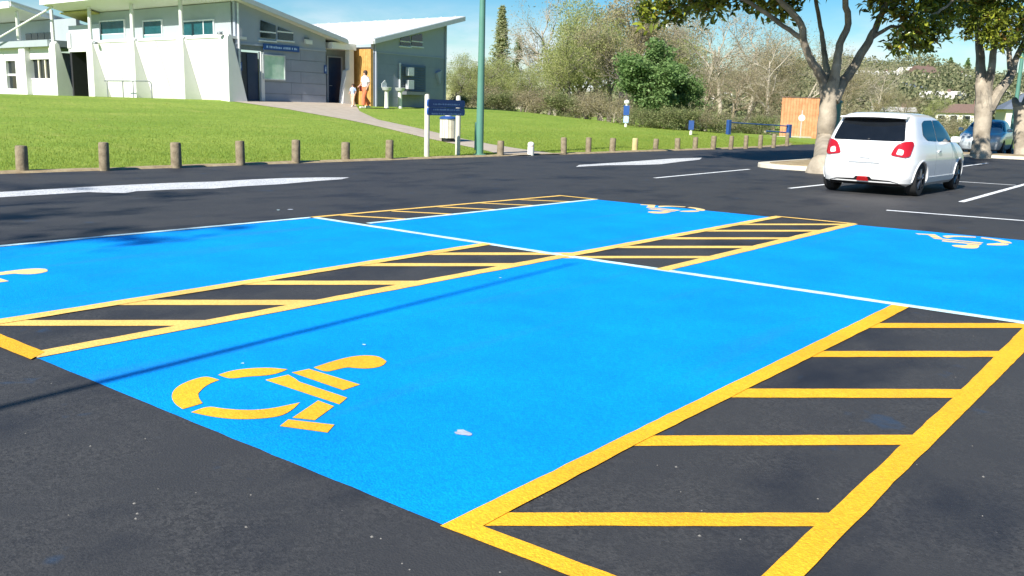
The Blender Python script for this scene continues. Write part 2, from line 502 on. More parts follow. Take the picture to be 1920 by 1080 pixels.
# ------------------------------------------------------------------ painted markings (parts of the car park)
def flat(name, pts2, mat, z, parent=car_park, label=None, rag=0):
    if rag:
        out = []
        for i, p in enumerate(pts2):
            q = pts2[(i + 1) % len(pts2)]; Lq = math.hypot(q[0]-p[0], q[1]-p[1]); out.append(p)
            if Lq > 12: continue
            m_ = int(Lq / .09)
            nx_, ny_ = (-(q[1]-p[1]) / (Lq + 1e-9), (q[0]-p[0]) / (Lq + 1e-9))
            for k in range(1, m_):
                j = random.gauss(0, rag); out.append((p[0] + (q[0]-p[0])*k/m_ + nx_*j, p[1] + (q[1]-p[1])*k/m_ + ny_*j))
        pts2 = out
    me = bpy.data.meshes.new(name)
    me.from_pydata([(p[0], p[1], z) for p in pts2], [], [tuple(range(len(pts2)))])
    me.update()
    bm = bmesh.new(); bm.from_mesh(me)
    for f in bm.faces:
        if f.normal.z < 0: f.normal_flip()
    bmesh.ops.triangulate(bm, faces=[f for f in bm.faces if len(f.verts) > 4], ngon_method='EAR_CLIP')
    bm.to_mesh(me); bm.free()
    o = link(name, me, mat, parent)
    if label: o['label'] = label
    return o
def G2(px, py):
    p = on_z(px, py, 0); return (p.x, p.y)
ZB, ZL, ZT = .0015, .0045, .003
def quadpx(name, pp, mat, z, label=None, rag=.0014):
    return flat(name, [G2(*p) for p in pp], mat, z, label=label, rag=rag)
def stripe(name, a, b, w, mat, z, label=None):
    """painted line between two ground points, with slightly uneven edges"""
    a = Vector(a); b = Vector(b); d = (b - a); L = d.length; d.normalize(); nrm = Vector((-d.y, d.x))
    n = max(2, int(L / .12)); left, right = [], []
    for k in range(n + 1):
        p = a + d * (L * k / n)
        left.append(p + nrm * (w/2 + random.gauss(0, .003))); right.append(p - nrm * (w/2 + random.gauss(0, .003)))
    V = [(p.x, p.y, z) for p in left] + [(p.x, p.y, z) for p in right]
    Fc = [(n+1+k, n+2+k, k+1, k) for k in range(n)]
    o = link(name, np_mesh(name, V, Fc), mat, car_park)
    if label: o['label'] = label
    return o

# blue bays
quadpx('blue_bay', [(1062, 480), (1688, 572), (835, 986), (68, 671)], M['blue'], ZB, 'wide blue bay in front with large yellow wheelchair symbol')
quadpx('blue_bay', [(590, 409), (916, 458), (-5, 603), (-420, 680), (-420, 503), (-5, 464)], M['blue'], ZB, 'blue bay beside the road with wheelchair symbol at its near end')
quadpx('blue_bay', [(690, 421), (1115, 374), (1455, 408), (1062, 479)], M['blue'], ZB, 'blue bay between the two far hatched strips')
a, b, c, d = G2(1252, 508), G2(1598, 421), G2(1975, 456), G2(2150, 640)
flat('blue_bay', [a, b, c, d], M['blue'], ZB, label='blue bay nearest the white hatchback')
# pale line between the two rows
stripe('bay_edge_line', c, d, .09, M['icewhite'], ZL, 'white line at the outer side of the bay nearest the hatchback')
stripe('divider_line', G2(585, 407.5), G2(1060, 480), .10, M['icewhite'], ZL, 'pale white line between back to back bays')
stripe('divider_line', G2(1060, 480), G2(2160, 641), .10, M['icewhite'], ZL, 'pale white line between back to back bays')
stripe('bay_edge_line', G2(-420, 500.5), G2(590, 407.5), .085, M['icewhite'], ZL, 'white line along the road side of the blue bay')
# long yellow lines
def px_stripe(name, a, b, w, mat, z=ZL + .0015, label=None): return stripe(name, G2(*a), G2(*b), w, mat, z, label)
px_stripe('hatch_border', (-30, 609), (915, 457.5), .13, M['cream'])
px_stripe('hatch_border', (60, 668), (1058, 480.5), .13, M['cream'])
quadpx('hatch_border', [(-60, 604), (-60, 629), (58, 676), (84, 662)], M['yellow'], ZL + .003)
quadpx('hatch_border', [(825, 989), (1672, 572.5), (1704, 577), (1650, 606), (1185, 839), (905, 989)], M['yellow'], ZL + .0015, 'broad yellow line along the right of the front blue bay')
quadpx('hatch_border', [(825, 989.5), (903, 989), (1420, 1183), (1385, 1206)], M['yellow'], ZL + .003)
quadpx('hatch_border', [(1924, 610), (1863, 671), (1786.5, 748), (1693, 833), (1528, 988), (1330, 1174), (1400, 1200), (1510, 1080), (1690, 893), (1863, 720), (1990, 590)], M['yellow'], ZL + .0015, 'broad yellow line at the outer side of the nearest hatching')
# hatch bars, cut to the border lines of their strip
def xat(l, y): (xa, ya), (xb, yb) = l; return xa + (xb - xa) * (y - ya) / (yb - ya)
def bar(la, lb, y0, y1, mat, dy=0):
    quadpx('hatch_bar', [(xat(la, y0), y0), (xat(lb, y0 + dy), y0 + dy), (xat(lb, y1 + dy), y1 + dy), (xat(la, y1), y1)], mat, ZT)
LA, LB = ((900, 975), (1690, 576)), ((1560, 990), (1930, 625))
for y0, y1, dy in ((606.5, 615.5, 0), (659, 670, 0), (729.5, 746, 1), (818, 837, -2), (962, 987, 1)): bar(LA, LB, y0, y1, M['yellow'], dy)
LA, LB = ((-30, 609), (915, 457.5)), ((60, 667.5), (1058, 480))
for y0, y1 in ((601, 611.5), (563, 572.5), (527, 534.5), (494, 499.5), (474, 478.5)): bar(LA, LB, y0, y1, M['cream'])
LA, LB = ((1062, 480.5), (1460, 407)), ((1240, 506.5), (1600, 419.5))
for y0, y1 in ((480.5, 484.5), (461.5, 465.5), (445.5, 449), (431.5, 434.5), (419.8, 422.3)): bar(LA, LB, y0, y1, M['cream'])
px_stripe('hatch_border', (1062, 480), (1460, 406.5), .13, M['cream'])
px_stripe('hatch_border', (1240, 507), (1600, 420), .13, M['cream'])
px_stripe('hatch_border', (1452, 406), (1604, 420.5), .09, M['cream'], ZL + .003)
px_stripe('hatch_border', (585, 408), (1050, 367.5), .09, M['cream'])
px_stripe('hatch_border', (690, 419.5), (1118, 374), .09, M['icewhite'])
px_stripe('hatch_border', (1046, 367), (1118, 374.3), .09, M['cream'], ZL + .003)
for (xa, ya), (xb, yb) in (((640, 404), (760, 411)), ((735, 396), (850, 402)), ((820, 388), (935, 393.5)), ((900, 381), (1010, 386)), ((970, 374.5), (1075, 378.5))):
    stripe('hatch_bar', G2(xa, ya), G2(xb, yb), .09, M['cream'], ZT)

# wheelchair symbol: eight separate stencilled pieces, traced flat on the ground of the front bay
def zpx(x, y): return (280 + x / 3.84, 630 + y / 3.84)
SYM = [
 [(410,292),(505,322),(440,345),(385,380),(352,420),(356,455),(384,490),(240,533),(188,500),(160,455),(167,405),(212,362),(300,322)],
 [(495,285),(590,254),(720,237),(870,232),(995,245),(940,270),(850,290),(700,297),(580,316)],
 [(300,555),(420,510),(520,527),(650,538),(760,539),(880,527),(980,507),(1083,485),(1040,530),(970,574),(880,594),(740,605),(600,605),(450,588)],
 [(835,322),(1000,284),(1050,312),(1080,335),(1425,450),(1368,498)],
 [(1025,268),(1150,242),(1517,355),(1395,396)],
 [(1183,232),(1300,192),(1440,154),(1560,142),(1660,152),(1708,188),(1680,223),(1580,241),(1480,236),(1420,229),(1350,247),(1270,266)],
 [(1215,470),(1330,512),(1190,613),(1030,595)],
 [(1000,607),(1333,645),(1283,702),(940,655)]]
def soften(pts, it=3):
    for _ in range(it):
        n_ = len(pts); out = []
        for i in range(n_):
            p, c, q = (Vector(pts[j % n_]) for j in (i - 1, i, i + 1))
            if (c - p).angle(q - c, 0) > .8: out.append(tuple(c)); continue
            out.append(tuple(c + (p - c) * .25)); out.append(tuple(c + (q - c) * .25))
        pts = out
    return pts
SYMW = [[G2(*zpx(*p)) for p in (soften(piece) if len(piece) > 6 else piece)] for piece in SYM]
allp = np.array([p for s in SYMW for p in s]); SC = allp.mean(0)
def symbol(center, rot, mat, label, sc=1.0):
    e = empty('wheelchair_symbol'); e.parent = car_park; e['label'] = label
    cs, sn = math.cos(rot), math.sin(rot)
    for piece in SYMW:
        q = []
        for x, y in piece:
            dx, dy = (x - SC[0]) * sc, (y - SC[1]) * sc
            q.append((center[0] + cs*dx - sn*dy, center[1] + sn*dx + cs*dy))
        flat('symbol_piece', q, mat, ZL, parent=e)
    return e
symbol(SC, 0, M['yellow'], 'large yellow wheelchair symbol on the front blue bay')
hp = max(SYMW[5], key=lambda p: p[1])                   # head end
t = G2(92, 507)
symbol((SC[0] + t[0] - hp[0] - .05, SC[1] + t[1] - hp[1]), 0, M['ivory'], 'pale yellow wheelchair symbol on the blue bay beside the road')
t1 = G2(1268, 393); t2 = G2(1828, 453)
symbol(t1, math.pi + .05, M['ivory'], 'pale wheelchair symbol at the far end of the middle blue bay')
symbol(t2, math.pi + .05, M['ivory'], 'pale wheelchair symbol on the blue bay nearest the white hatchback')

# white arrows along the road and bay lines across the aisle
def white_poly(name, pp, label): return quadpx(name, pp, M['worn'], ZL, label)
white_poly('road_arrow', [(-120, 381), (-120, 369), (0, 360.5), (170, 350.5), (250, 346.5), (330, 343), (400, 341), (470, 337), (530, 334.5), (600, 333), (655, 333),
                          (640, 336.5), (590, 340), (530, 345.5), (450, 350), (400, 354), (330, 355.5), (255, 359), (235, 362.5), (190, 361.5), (165, 360.5), (0, 370.5)], 'long white arrow painted on the road beside timber posts')
white_poly('road_arrow', [(1080, 313), (1086, 309.5), (1165, 304.5), (1225, 300), (1262, 297.5), (1316, 296), (1312, 299.5), (1275, 303.5), (1240, 308), (1200, 309.5), (1140, 310)], 'white arrow painted on the road before the kerb island')
for a, b, w, lab in (((1228, 334), (1405, 317.5), .10, 'white bay line running up to the kerb island'), ((1480, 353.5), (1640, 336), .10, 'white bay line on the left of the white hatchback'),
                     ((1802, 379), (2080, 302), .11, 'white bay line on the right of the white hatchback'), ((1662, 394.5), (2100, 428), .11, 'white line across the aisle behind the white hatchback'),
                     ((1700, 334.5), (1905, 347.5), .10, 'white line across the head of the parking bay')):
    stripe('bay_line', G2(*a), G2(*b), w, M['white'], ZL, lab)
# more bays beyond the kerb island
for k in range(4):
    stripe('bay_line', (2.0 + 3.1 * k, 22.5), (2.0 + 3.1 * k, 27.4), .10, M['white'], ZL, 'white bay line beyond the first kerb island')
# chalky splash and small scuffs
sp = []
for k in range(18):
    t = 2 * math.pi * k / 18; r = .038 * (1 + .22 * math.sin(3*t + 1) + random.uniform(-.12, .12))
    sp.append((G2(868, 813)[0] + r*math.cos(t)*1.1, G2(868, 813)[1] + r*math.sin(t)*.75))
flat('chalky_splash', sp, M['dropping'], ZL, label='whitish splash on the front blue bay')
for px_, py_, r in ((545, 393.5, .06), (522, 394.5, .03), (938, 522, .014), (683, 648, .014), (455, 683, .012)):
    c = G2(px_, py_)
    flat('scuff', [(c[0] + r*math.cos(a)*random.uniform(.6, 1.2), c[1] + r*.7*math.sin(a)*random.uniform(.6, 1.2)) for a in np.linspace(0, 5.5, 8)], M['dropping'] if r > .03 else M['icewhite'], ZL + .002)
# loose pebbles
V = []; Fc = []
for k in range(45):
    while True:
        px_, py_ = random.uniform(-50, 1950), random.uniform(520, 1090)
        x, y = G2(px_, py_)
        if y < -5.15 or x > 6.8: break
    r = random.choice([.003, .0035, .004, .006]); h = r * .8; n = len(V)
    for a in range(5):
        V.append((x + r*math.cos(a*1.256)*random.uniform(.7, 1.3), y + r*math.sin(a*1.256)*random.uniform(.7, 1.3), .0))
    V.append((x, y, h))
    for a in range(5): Fc.append((n + a, n + (a+1) % 5, n + 5))
tag(link('pebbles', np_mesh('pebbles', V, Fc), M['pebble']), 'scattered pale pebbles on the asphalt', 'pebbles', kind='stuff')

# ------------------------------------------------------------------ concrete path up to the building
lower = [(-26.0, 16.3), (-22.3, 16.9), (-18.2, 16.45), (-15.6, 15.95), (-12.9, 15.35), (-10.0, 14.7), (-8.9, 14.3), (-8.05, 13.9)]
upper = [(-26.0, 23.9), (-22.0, 20.6), (-18.4, 18.35), (-15.2, 17.55), (-12.8, 16.85), (-11.0, 16.5), (-9.6, 16.5), (-7.98, 16.9)]
def resample(poly, n):
    p = np.array(poly, float); L = np.r_[0, np.cumsum(np.hypot(*np.diff(p, axis=0).T))]
    t = np.linspace(0, L[-1], n); return np.stack([np.interp(t, L, p[:, 0]), np.interp(t, L, p[:, 1])], 1)
lo_, up_ = resample(lower, 60), resample(upper, 60)
V = []; Fc = []; K = 8
for i in range(60):
    for k in range(K):
        u = k / (K - 1); p = lo_[i] * (1-u) + up_[i] * u
        V.append((p[0], p[1], max(Hf(p[0], p[1]), 0) + (.03 if 0 < k < K-1 else .012)))
    if i:
        for k in range(K-1):
            a = (i-1)*K + k; Fc.append((a, a+1, a+K+1, a+K))
tag(link('footpath', np_mesh('footpath', V, Fc), M['concrete'], smooth=True), kind='structure')

# ------------------------------------------------------------------ the pavilion building
YF, YW, XG, BZ = 16.2, 16.95, -25.8, 1.22        # fin fronts, front wall foot, gable wall, floor
bld = empty('pavilion_building', (XG, YF, BZ))
tag(bld, 'white and grey pavilion with butterfly roofs, slanted wall fins and gable ends', 'building')
BO = bld.location.copy()
def part(mb, name, mat, parent=None, label=None, smooth=False, bevel=0):
    p = parent or bld
    base = BO
    mb.v = [(a - base[0], b - base[1], c - base[2]) for a, b, c in mb.v]
    o = mb.build(name, mat, p, smooth=smooth, bevel=bevel)
    if label: o['label'] = label
    return o
def fx(px, py=100, Y=YF): return on_y(px, py, Y).x
def fz(px, py, Y=YF): return on_y(px, py, Y).z
def gy(px, py=120, X=XG): return on_x(px, py, X).y
def gz(px, py, X=XG): return on_x(px, py, X).z
ZLEDGE = fz(300, 70)
# fins with a vertical front and a slanted back
fin_px = [(41, 52), (97, 109), (167, 178), (245, 256), (335, 347), (414, 430)]
for i, (a, b) in enumerate(fin_px):
    x0, x1 = fx(a, 183), fx(b, 183)
    prof = [(YF, BZ), (YF, ZLEDGE - .1), (YF + .12, ZLEDGE + .05), (YF + .24, ZLEDGE - .1), (YF + .95, BZ)]
    mb = MB(); mb.prism([(x0, y, z) for y, z in prof], (x1 - x0, 0, 0))
    f = part(mb, 'wall_fin', M['wallwhite'], bevel=.015)
    if i in (1, 2, 3, 4):                        # slender post up to the roof edge
        xm = (x0 + x1) / 2
        mb = MB(); mb.tube([(xm, YF + .12, ZLEDGE - .1), (xm, YF + .12, 5.76)], [.10, .085], 10)
        part(mb, 'roof_post', M['wallwhite'], smooth=True)
# leaning wall panels between the fins
def lean_panel(pa, pb, name='wall_panel', mat='wallwhite'):
    x0, x1 = fx(pa, 183), fx(pb, 183)
    n = max(1, round((x1 - x0) / 2.1))
    for k in range(n):
        a = x0 + (x1-x0)*k/n + .012; b = x0 + (x1-x0)*(k+1)/n - .012
        prof = [(YF + .90, BZ), (YF + .06, ZLEDGE - .12), (YF + .4, ZLEDGE - .12), (YF + 1.2, BZ)]
        mb = MB(); mb.prism([(a, y, z) for y, z in prof], (b - a, 0, 0)); part(mb, name, M[mat])
for a, b in ((178, 245), (256, 335), (347, 414)): lean_panel(a, b)
# ledge along the top of the leaning wall
for a, b in ((178, 245), (256, 335), (347, 414)):
    mb = MB(); mb.box(fx(a, 70), fx(b, 70), YF + .03, YF + 1.3, ZLEDGE - .117, ZLEDGE); part(mb, 'ledge', M['wallwhite'])
# upper wall, set back under the soffit
YU = YF + .75
mb = MB(); mb.box(fx(167, 60, YU), XG - .3, YU, YU + .2, ZLEDGE - .05, 5.52)
part(mb, 'upper_wall', M['uppergrey'])
for a, b in ((190, 235), (271, 305), (346, 402)):
    x0, x1 = fx(a, 60, YU), fx(b, 60, YU); z1 = fz((a+b)/2, 40, YU); z0 = z1 - .62
    mb = MB()
    for q in ((x0, x1, z0-.30, z0-.25), (x0, x1, z0-.01, z0+.03), (x0, x1, z1, z1+.06), (x0-.05, x0, z0-.3, z1+.06), (x1, x1+.05, z0-.3, z1+.06)):
        mb.box(q[0], q[1], YU - .07, YU + .05, q[2], q[3])
    w = part(mb, 'window', M['frame'])
    mb = MB(); mb.box(x0, x1, YU - .03, YU - .01, z0 + .03, z1); part(mb, 'pane', M['teal'], w)
    mb = MB(); mb.box(x0, x1, YU - .06, YU - .04, z0 - .25, z0 - .01); part(mb, 'sill_pane', M['palteal'], w)
    if b - a > 50:
        xm = fx(383, 60, YU); mb = MB(); mb.box(xm-.025, xm+.025, YU-.05, YU-.0295, z0+.03, z1); part(mb, 'mullion', M['frame'], w)
# white board on the wall, wall lamps and the hand rail
x0, x1 = fx(193, 120, YF+.45), fx(243, 120, YF+.45); z0, z1 = fz(218, 141, YF+.45), fz(218, 104, YF+.45)
mb = MB(); mb.prism([(x0, YF+.53, z0), (x1, YF+.53, z0), (x1, YF+.24, z1), (x0, YF+.24, z1)], (0, .08, 0)); part(mb, 'notice_panel', M['wallwhite'])
for px_, py_ in ((181, 82), (415, 64)):
    p = on_y(px_, py_, YF - .05)
    mb = MB(); mb.lathe([(.02, .10), (.09, .08), (.13, 0), (.12, -.02)], (p.x, YF - .12, p.z), 12); mb.tube([(p.x, YF - .12, p.z + .06), (p.x, YF + .02, p.z + .1)], .02, 6)
    part(mb, 'wall_lamp', M['greymetal'], smooth=True)
railing = empty('handrail', (fx(240, 187, YF - .7), YF - .7, BZ + .05))
tag(railing, 'thin grey metal handrail before the white slanted wall', 'handrail')
ro = railing.location
xa, xb = fx(196, 156, YF - .7) - ro.x, fx(284, 156, YF - .7) - ro.x
MB().tube([(xa, 0, .86), (xb - .18, 0, .86), (xb - .05, 0, .80), (xb, 0, .64), (xb, 0, -.02)], .026, 8).build('rail', M['greymetal'], railing, smooth=True)
for t in (.06, .40, .62):
    xx = xa + (xb - xa) * t; MB().tube([(xx, 0, .86), (xx, 0, -.02)], .024, 8).build('rail_post', M['greymetal'], railing, smooth=True)

# entrance recess (px 110..167)
xe0, xe1 = fx(109, 120), fx(167, 120)
zl = fz(140, 95)                                  # lintel
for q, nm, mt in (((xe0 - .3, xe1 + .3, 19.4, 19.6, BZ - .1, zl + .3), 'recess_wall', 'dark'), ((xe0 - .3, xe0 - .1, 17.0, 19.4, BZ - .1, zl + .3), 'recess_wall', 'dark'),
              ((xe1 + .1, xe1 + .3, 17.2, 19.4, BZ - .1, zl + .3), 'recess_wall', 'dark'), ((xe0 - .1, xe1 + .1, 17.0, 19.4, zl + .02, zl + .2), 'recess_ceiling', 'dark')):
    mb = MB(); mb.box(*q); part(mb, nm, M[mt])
mb = MB(); mb.box(xe0 + .5, xe0 + 1.6, 19.32, 19.39, BZ, zl - .15); dr = part(mb, 'door', M['doorgrey'])
mb = MB(); mb.box(xe0 + .62, xe0 + 1.2, 19.28, 19.315, BZ + 1.45, BZ + 1.72); part(mb, 'door_sign', M['black'], dr)
mb = MB(); mb.box(xe0, xe1, YF + .6, YF + .85, zl, zl + .17); part(mb, 'lintel', M['soffit'])
zc = fz(140, 76)
mb = MB(); mb.box(xe0, xe1, YF + .66, YF + .84, zl + .171, fz(140, 48, YF+.66)); part(mb, 'entrance_panel', M['lilac'])
mb = MB(); mb.box(xe0, xe0 + .3, YF + .55, YF + .655, zl + .18, zl + .95); part(mb, 'bracket_box', M['soffit'])
mb = MB(); mb.prism([(xe0 - .1, 16.5, 5.56), (xe1 - .1, 16.5, 5.56), (xe1 - .1, 18.2, 5.16), (xe0 - .1, 18.2, 5.16)], (0, 0, .05)); part(mb, 'plywood_soffit', M['ply'])
# left wing wall with windows
xw0, xw1 = fx(-130, 150), fx(97, 150)
xs_ = [xw0, fx(12, 140, YF+.3), fx(30, 140, YF+.3), fx(57, 140, YF+.3), fx(95, 140, YF+.3), xw1]
zt = fz(60, 88)
def wallbox(x0, x1, z0, z1, nm='wing_wall', mt='wallwhite'):
    mb = MB(); mb.box(x0, x1, YF + .3, YF + .55, z0, z1); part(mb, nm, M[mt])
wz = {1: (fz(20, 166, YF+.3), fz(20, 114, YF+.3)), 3: (fz(76, 147, YF+.3), fz(76, 111, YF+.3))}
wallbox(xs_[0], xs_[1], BZ, zt); wallbox(xs_[2], xs_[3], BZ, zt); wallbox(xs_[4], xs_[5], BZ, zt)
for k in (1, 3):
    wallbox(xs_[k], xs_[k+1], BZ, wz[k][0]); wallbox(xs_[k], xs_[k+1], wz[k][1], zt)
    mb = MB(); mb.box(xs_[k] - .04, xs_[k+1] + .04, YF + .26, YF + .36, wz[k][0] - .06, wz[k][0]); w = part(mb, 'window', M['frame'])
    mb = MB(); mb.box(xs_[k], xs_[k+1], YF + .46, YF + .48, wz[k][0], wz[k][1]); part(mb, 'pane', M['darkglass'], w)
    if k == 3:
        for u in (.36, .68):
            xm = xs_[3] + (xs_[4]-xs_[3]) * u; mb = MB(); mb.box(xm - .06, xm + .06, YF + .38, YF + .455, wz[3][0], wz[3][1]); part(mb, 'mullion', M['house_w'], w)
    else:
        zm = sum(wz[1]) / 2; mb = MB(); mb.box(xs_[1], xs_[2], YF + .38, YF + .455, zm - .06, zm + .06); part(mb, 'transom', M['frame'], w)
mb = MB(); mb.box(xw0, xw1, YF - .1, YF + 1.2, zt + .003, fz(60, 76)); part(mb, 'canopy', M['uppergrey'])
mb = MB(); mb.box(xw0, xw1 + .4, YF + 1.3, YF + 1.5, zt, 5.45); part(mb, 'upper_wall', M['uppergrey'])
x0, x1 = fx(48, 66, YF+1.3), fx(97, 66, YF+1.3); z0, z1 = fz(72, 74, YF+1.3), fz(72, 62, YF+1.3)
for k in range(4):
    a = x0 + (x1-x0)*k/4 + .05; b = x0 + (x1-x0)*(k+1)/4 - .05
    mb = MB(); mb.box(a, b, YF + 1.27, YF + 1.31, z0, z1); part(mb, 'clerestory_pane', M['darkglass'])
mb = MB(); mb.tube([on_y(-20, 81, 15.8), on_y(98, 13, 15.8)], .05, 8); part(mb, 'stay', M['soffit'], smooth=True)
p0, p1 = on_y(31, 22, 16.0), on_y(36, 74, 16.3)
mb = MB(); mb.tube([p1, p0], [.12, .09], 8); part(mb, 'roof_post', M['wallwhite'], smooth=True)
mb = MB(); mb.box(fx(-130, 180), fx(175, 186), YF - 1.3, YF - .02, BZ - .35, BZ - .02); part(mb, 'concrete_apron', M['kerb'])
mb = MB(); mb.box(fx(175, 186) + .003, XG + .4, YF - .35, YF - .02, BZ - .35, BZ - .02); part(mb, 'concrete_apron', M['kerb'])

# roofs: slabs falling to the valley and rising again
SL = (5.90 - 4.17) / (22.9 - 15.5)
def roof_slab(x0, x1, ya, za, yb, zb, th, name, mat, soff=None):
    mb = MB(); mb.prism([(x0, ya, za), (x0, yb, zb), (x0, yb, zb + th), (x0, ya, za + th)], (x1 - x0, 0, 0))
    return part(mb, name, M[mat])
XL = fx(77, 7, 15.5)
r1 = roof_slab(XL, XG + .35, 15.5, 5.90, 22.9, 4.17, .10, 'roof', 'soffit')
mb = MB(); mb.prism([(XL - .02, 15.46, 6.003), (XL - .02, 22.95, 4.262), (XL - .02, 22.95, 4.40), (XL - .02, 15.46, 6.14)], (XG + .41 - XL, 0, 0)); part(mb, 'roof_sheet', M['fascia'], r1)
mb = MB(); mb.box(XL, XG + .3, 15.42, 15.458, 5.88, 6.16); part(mb, 'fascia_board', M['rooftop'], r1)
XA = fx(20, 4, 15.5)
r0 = roof_slab(XA - 16, XA, 15.5, 5.98, 22.9, 4.25, .20, 'roof', 'soffit')
mb = MB(); mb.box(XA - 16, XA - .1, 15.42, 15.497, 5.9, 6.24); part(mb, 'fascia_board', M['rooftop'], r0)
mb = MB(); mb.prism([(XA - .02, 15.46, 6.183), (XA - .02, 22.95, 4.452), (XA - .02, 22.95, 4.53), (XA - .02, 15.46, 6.26)], (.1, 0, 0)); part(mb, 'rake_trim', M['fascia'], r0)
ya, za = gy(640, 80), gz(640, 80); yb, zb = gy(868, 38), gz(868, 38)
ya = 23.7; za = 4.22; zb = gz(868, 40, XG + 1.35); yb = gy(868, 40, XG + 1.35)
r2 = roof_slab(-52, XG + 1.35, ya, za, yb, zb, .12, 'roof', 'soffit')
mb = MB(); mb.prism([(-52.05, ya - .03, za + .115), (-52.05, yb + .06, zb + .123), (-52.05, yb + .06, zb + .27), (-52.05, ya - .03, za + .26)], (XG + 1.42 + 52.05, 0, 0)); part(mb, 'roof_sheet', M['rooftop'], r2)
for k in range(27):                               # standing seams
    xx = -51.5 + k * 1.02
    mb = MB(); mb.prism([(xx, ya, za + .262), (xx, yb, zb + .268), (xx, yb, zb + .30), (xx, ya, za + .295)], (.05, 0, 0)); part(mb, 'roof_seam', M['rooftop'], r2)
mb = MB(); mb.prism([(XG + 1.421, ya, za + .0), (XG + 1.421, yb + .07, zb + .02), (XG + 1.421, yb + .07, zb + .24), (XG + 1.421, ya, za + .23)], (.05, 0, 0)); part(mb, 'rake_board', M['fascia'], r2)
mb = MB(); mb.prism([(XG + .411, 15.5, 5.90), (XG + .411, 22.95, 4.17), (XG + .411, 22.95, 4.34), (XG + .411, 15.5, 6.08)], (.05, 0, 0)); part(mb, 'rake_board', M['fascia'], r1)

# gable end one: precast courses below, boards above
yg0, yg1 = YF + .25, gy(611)
zs = gz(520, 88)                                   # top of the lower courses
d1a, d1b = gy(455), gy(487); d1z = gz(470, 98)
n = 5; hcs = (zs - BZ) / n
for k in range(n):
    z0, z1 = BZ + hcs*k + .010, BZ + hcs*(k+1) - .010
    segs = [(yg0, d1a - .06), (d1b + .22, yg1)] if z0 < d1z else [(yg0, yg1)]
    for a, b in segs:
        cuts = [a, b] if b - a < 2.5 else [a, a + (b-a)*(.42 if k % 2 else .58), b]
        for q in range(len(cuts) - 1):
            mb = MB(); mb.box(XG - .2, XG, cuts[q] + .006, cuts[q+1] - .006, z0, z1); part(mb, 'wall_block', M['panel'])
mb = MB(); mb.box(XG - .26, XG - .03, yg0 + .02, d1a - .1, BZ, zs); mb.box(XG - .26, XG - .03, d1b + .3, yg1 - .02, BZ, zs); mb.box(XG - .26, XG - .03, d1a-.1, d1b+.3, d1z + .1, zs); part(mb, 'wall_core', M['greymetal'])
def roof1(y): return 5.90 - SL * (y - 15.5)
mb = MB(); mb.prism([(XG - .16, YU, zs + .003), (XG - .16, yg1, zs + .003), (XG - .16, yg1, roof1(yg1) - .002), (XG - .16, YU, roof1(YU) - .002)], (.155, 0, 0)); part(mb, 'gable_board', M['panelup'])
mb = MB(); mb.box(XG - .004, XG + .035, YU, yg1, zs - .03, zs + .05); part(mb, 'trim_band', M['panelup'])
# door one and its white jamb
mb = MB(); mb.box(XG - .20, XG - .12, d1a, d1b, BZ, d1z); d_ = part(mb, 'door', M['doorgrey'])
mb = MB(); mb.box(XG - .119, XG - .09, d1a + .30, d1b - .04, BZ + .05, d1z - .06); part(mb, 'door_leaf', M['doorblue'], d_)
mb = MB(); mb.box(XG - .1, XG + .06, d1b + .02, d1b + .2, BZ, d1z + .05); part(mb, 'door_jamb', M['wallwhite'], d_)
# clerestory windows
def clere(pxs, name='window', roofz=None):
    pts = [(XG + .012, *on_x(px_, py_, XG)[1:]) for px_, py_ in pxs]
    mb = MB(); mb.prism(pts, (.025, 0, 0)); return part(mb, name, M['darkglass'])
w = clere([(488, 70), (516, 72.5), (516, 48), (488, 38)])
w2 = clere([(521, 73), (549, 75.5), (549, 61), (521, 50)])
for w_, xx in ((w, (487, 517)), (w2, (520, 550))):
    y0, y1 = gy(xx[0]), gy(xx[1]); zb_ = gz(xx[0], 59)
    mb = MB(); mb.box(XG + .038, XG + .06, y0, y1, zb_ - .03, zb_ + .03); part(mb, 'transom', M['frame'], w_)
    zb_ = gz(xx[0], 72)
    mb = MB(); mb.box(XG, XG + .07, y0 - .05, y1 + .05, zb_ - .12, zb_ - .06); part(mb, 'sill', M['frame'], w_)
# sign plank, map board, little plaques, flood light (parts fixed to the wall)
def sign_strip(parent_o, x, y0, y1, z, h, rows=1, base=None):
    pass
y0, y1 = gy(493), gy(560); zc0 = gz(526, 90)
mb = MB(); mb.box(XG + .04, XG + .08, y0, y1, zc0 - .13, zc0 + .13); sg = part(mb, 'wall_sign', M['navy'], bevel=.01)
yy = y0 + .15
mb = MB()
while yy < y1 - .15:
    wd = random.uniform(.04, .09); mb.box(XG + .081, XG + .084, yy, yy + wd, zc0 - .045, zc0 + random.choice([.03, .05])); yy += wd + random.choice([.025, .025, .08])
tag(part(mb, 'lettering', M['letter'], sg), kind='stuff')
y0, y1 = gy(491), gy(533); z0, z1 = gz(512, 150), gz(512, 103)
mb = MB()
for q in ((y0, y1, z0, z0+.05), (y0, y1, z1-.05, z1), (y0, y0+.05, z0+.05, z1-.05), (y1-.05, y1, z0+.05, z1-.05)): mb.box(XG + .01, XG + .09, *q)
nb = part(mb, 'map_board', M['lightmetal'])
mb = MB(); mb.box(XG + .02, XG + .05, y0 + .05, y1 - .05, z0 + .05, z1 - .05); part(mb, 'map_print', M['mapgreen'], nb)
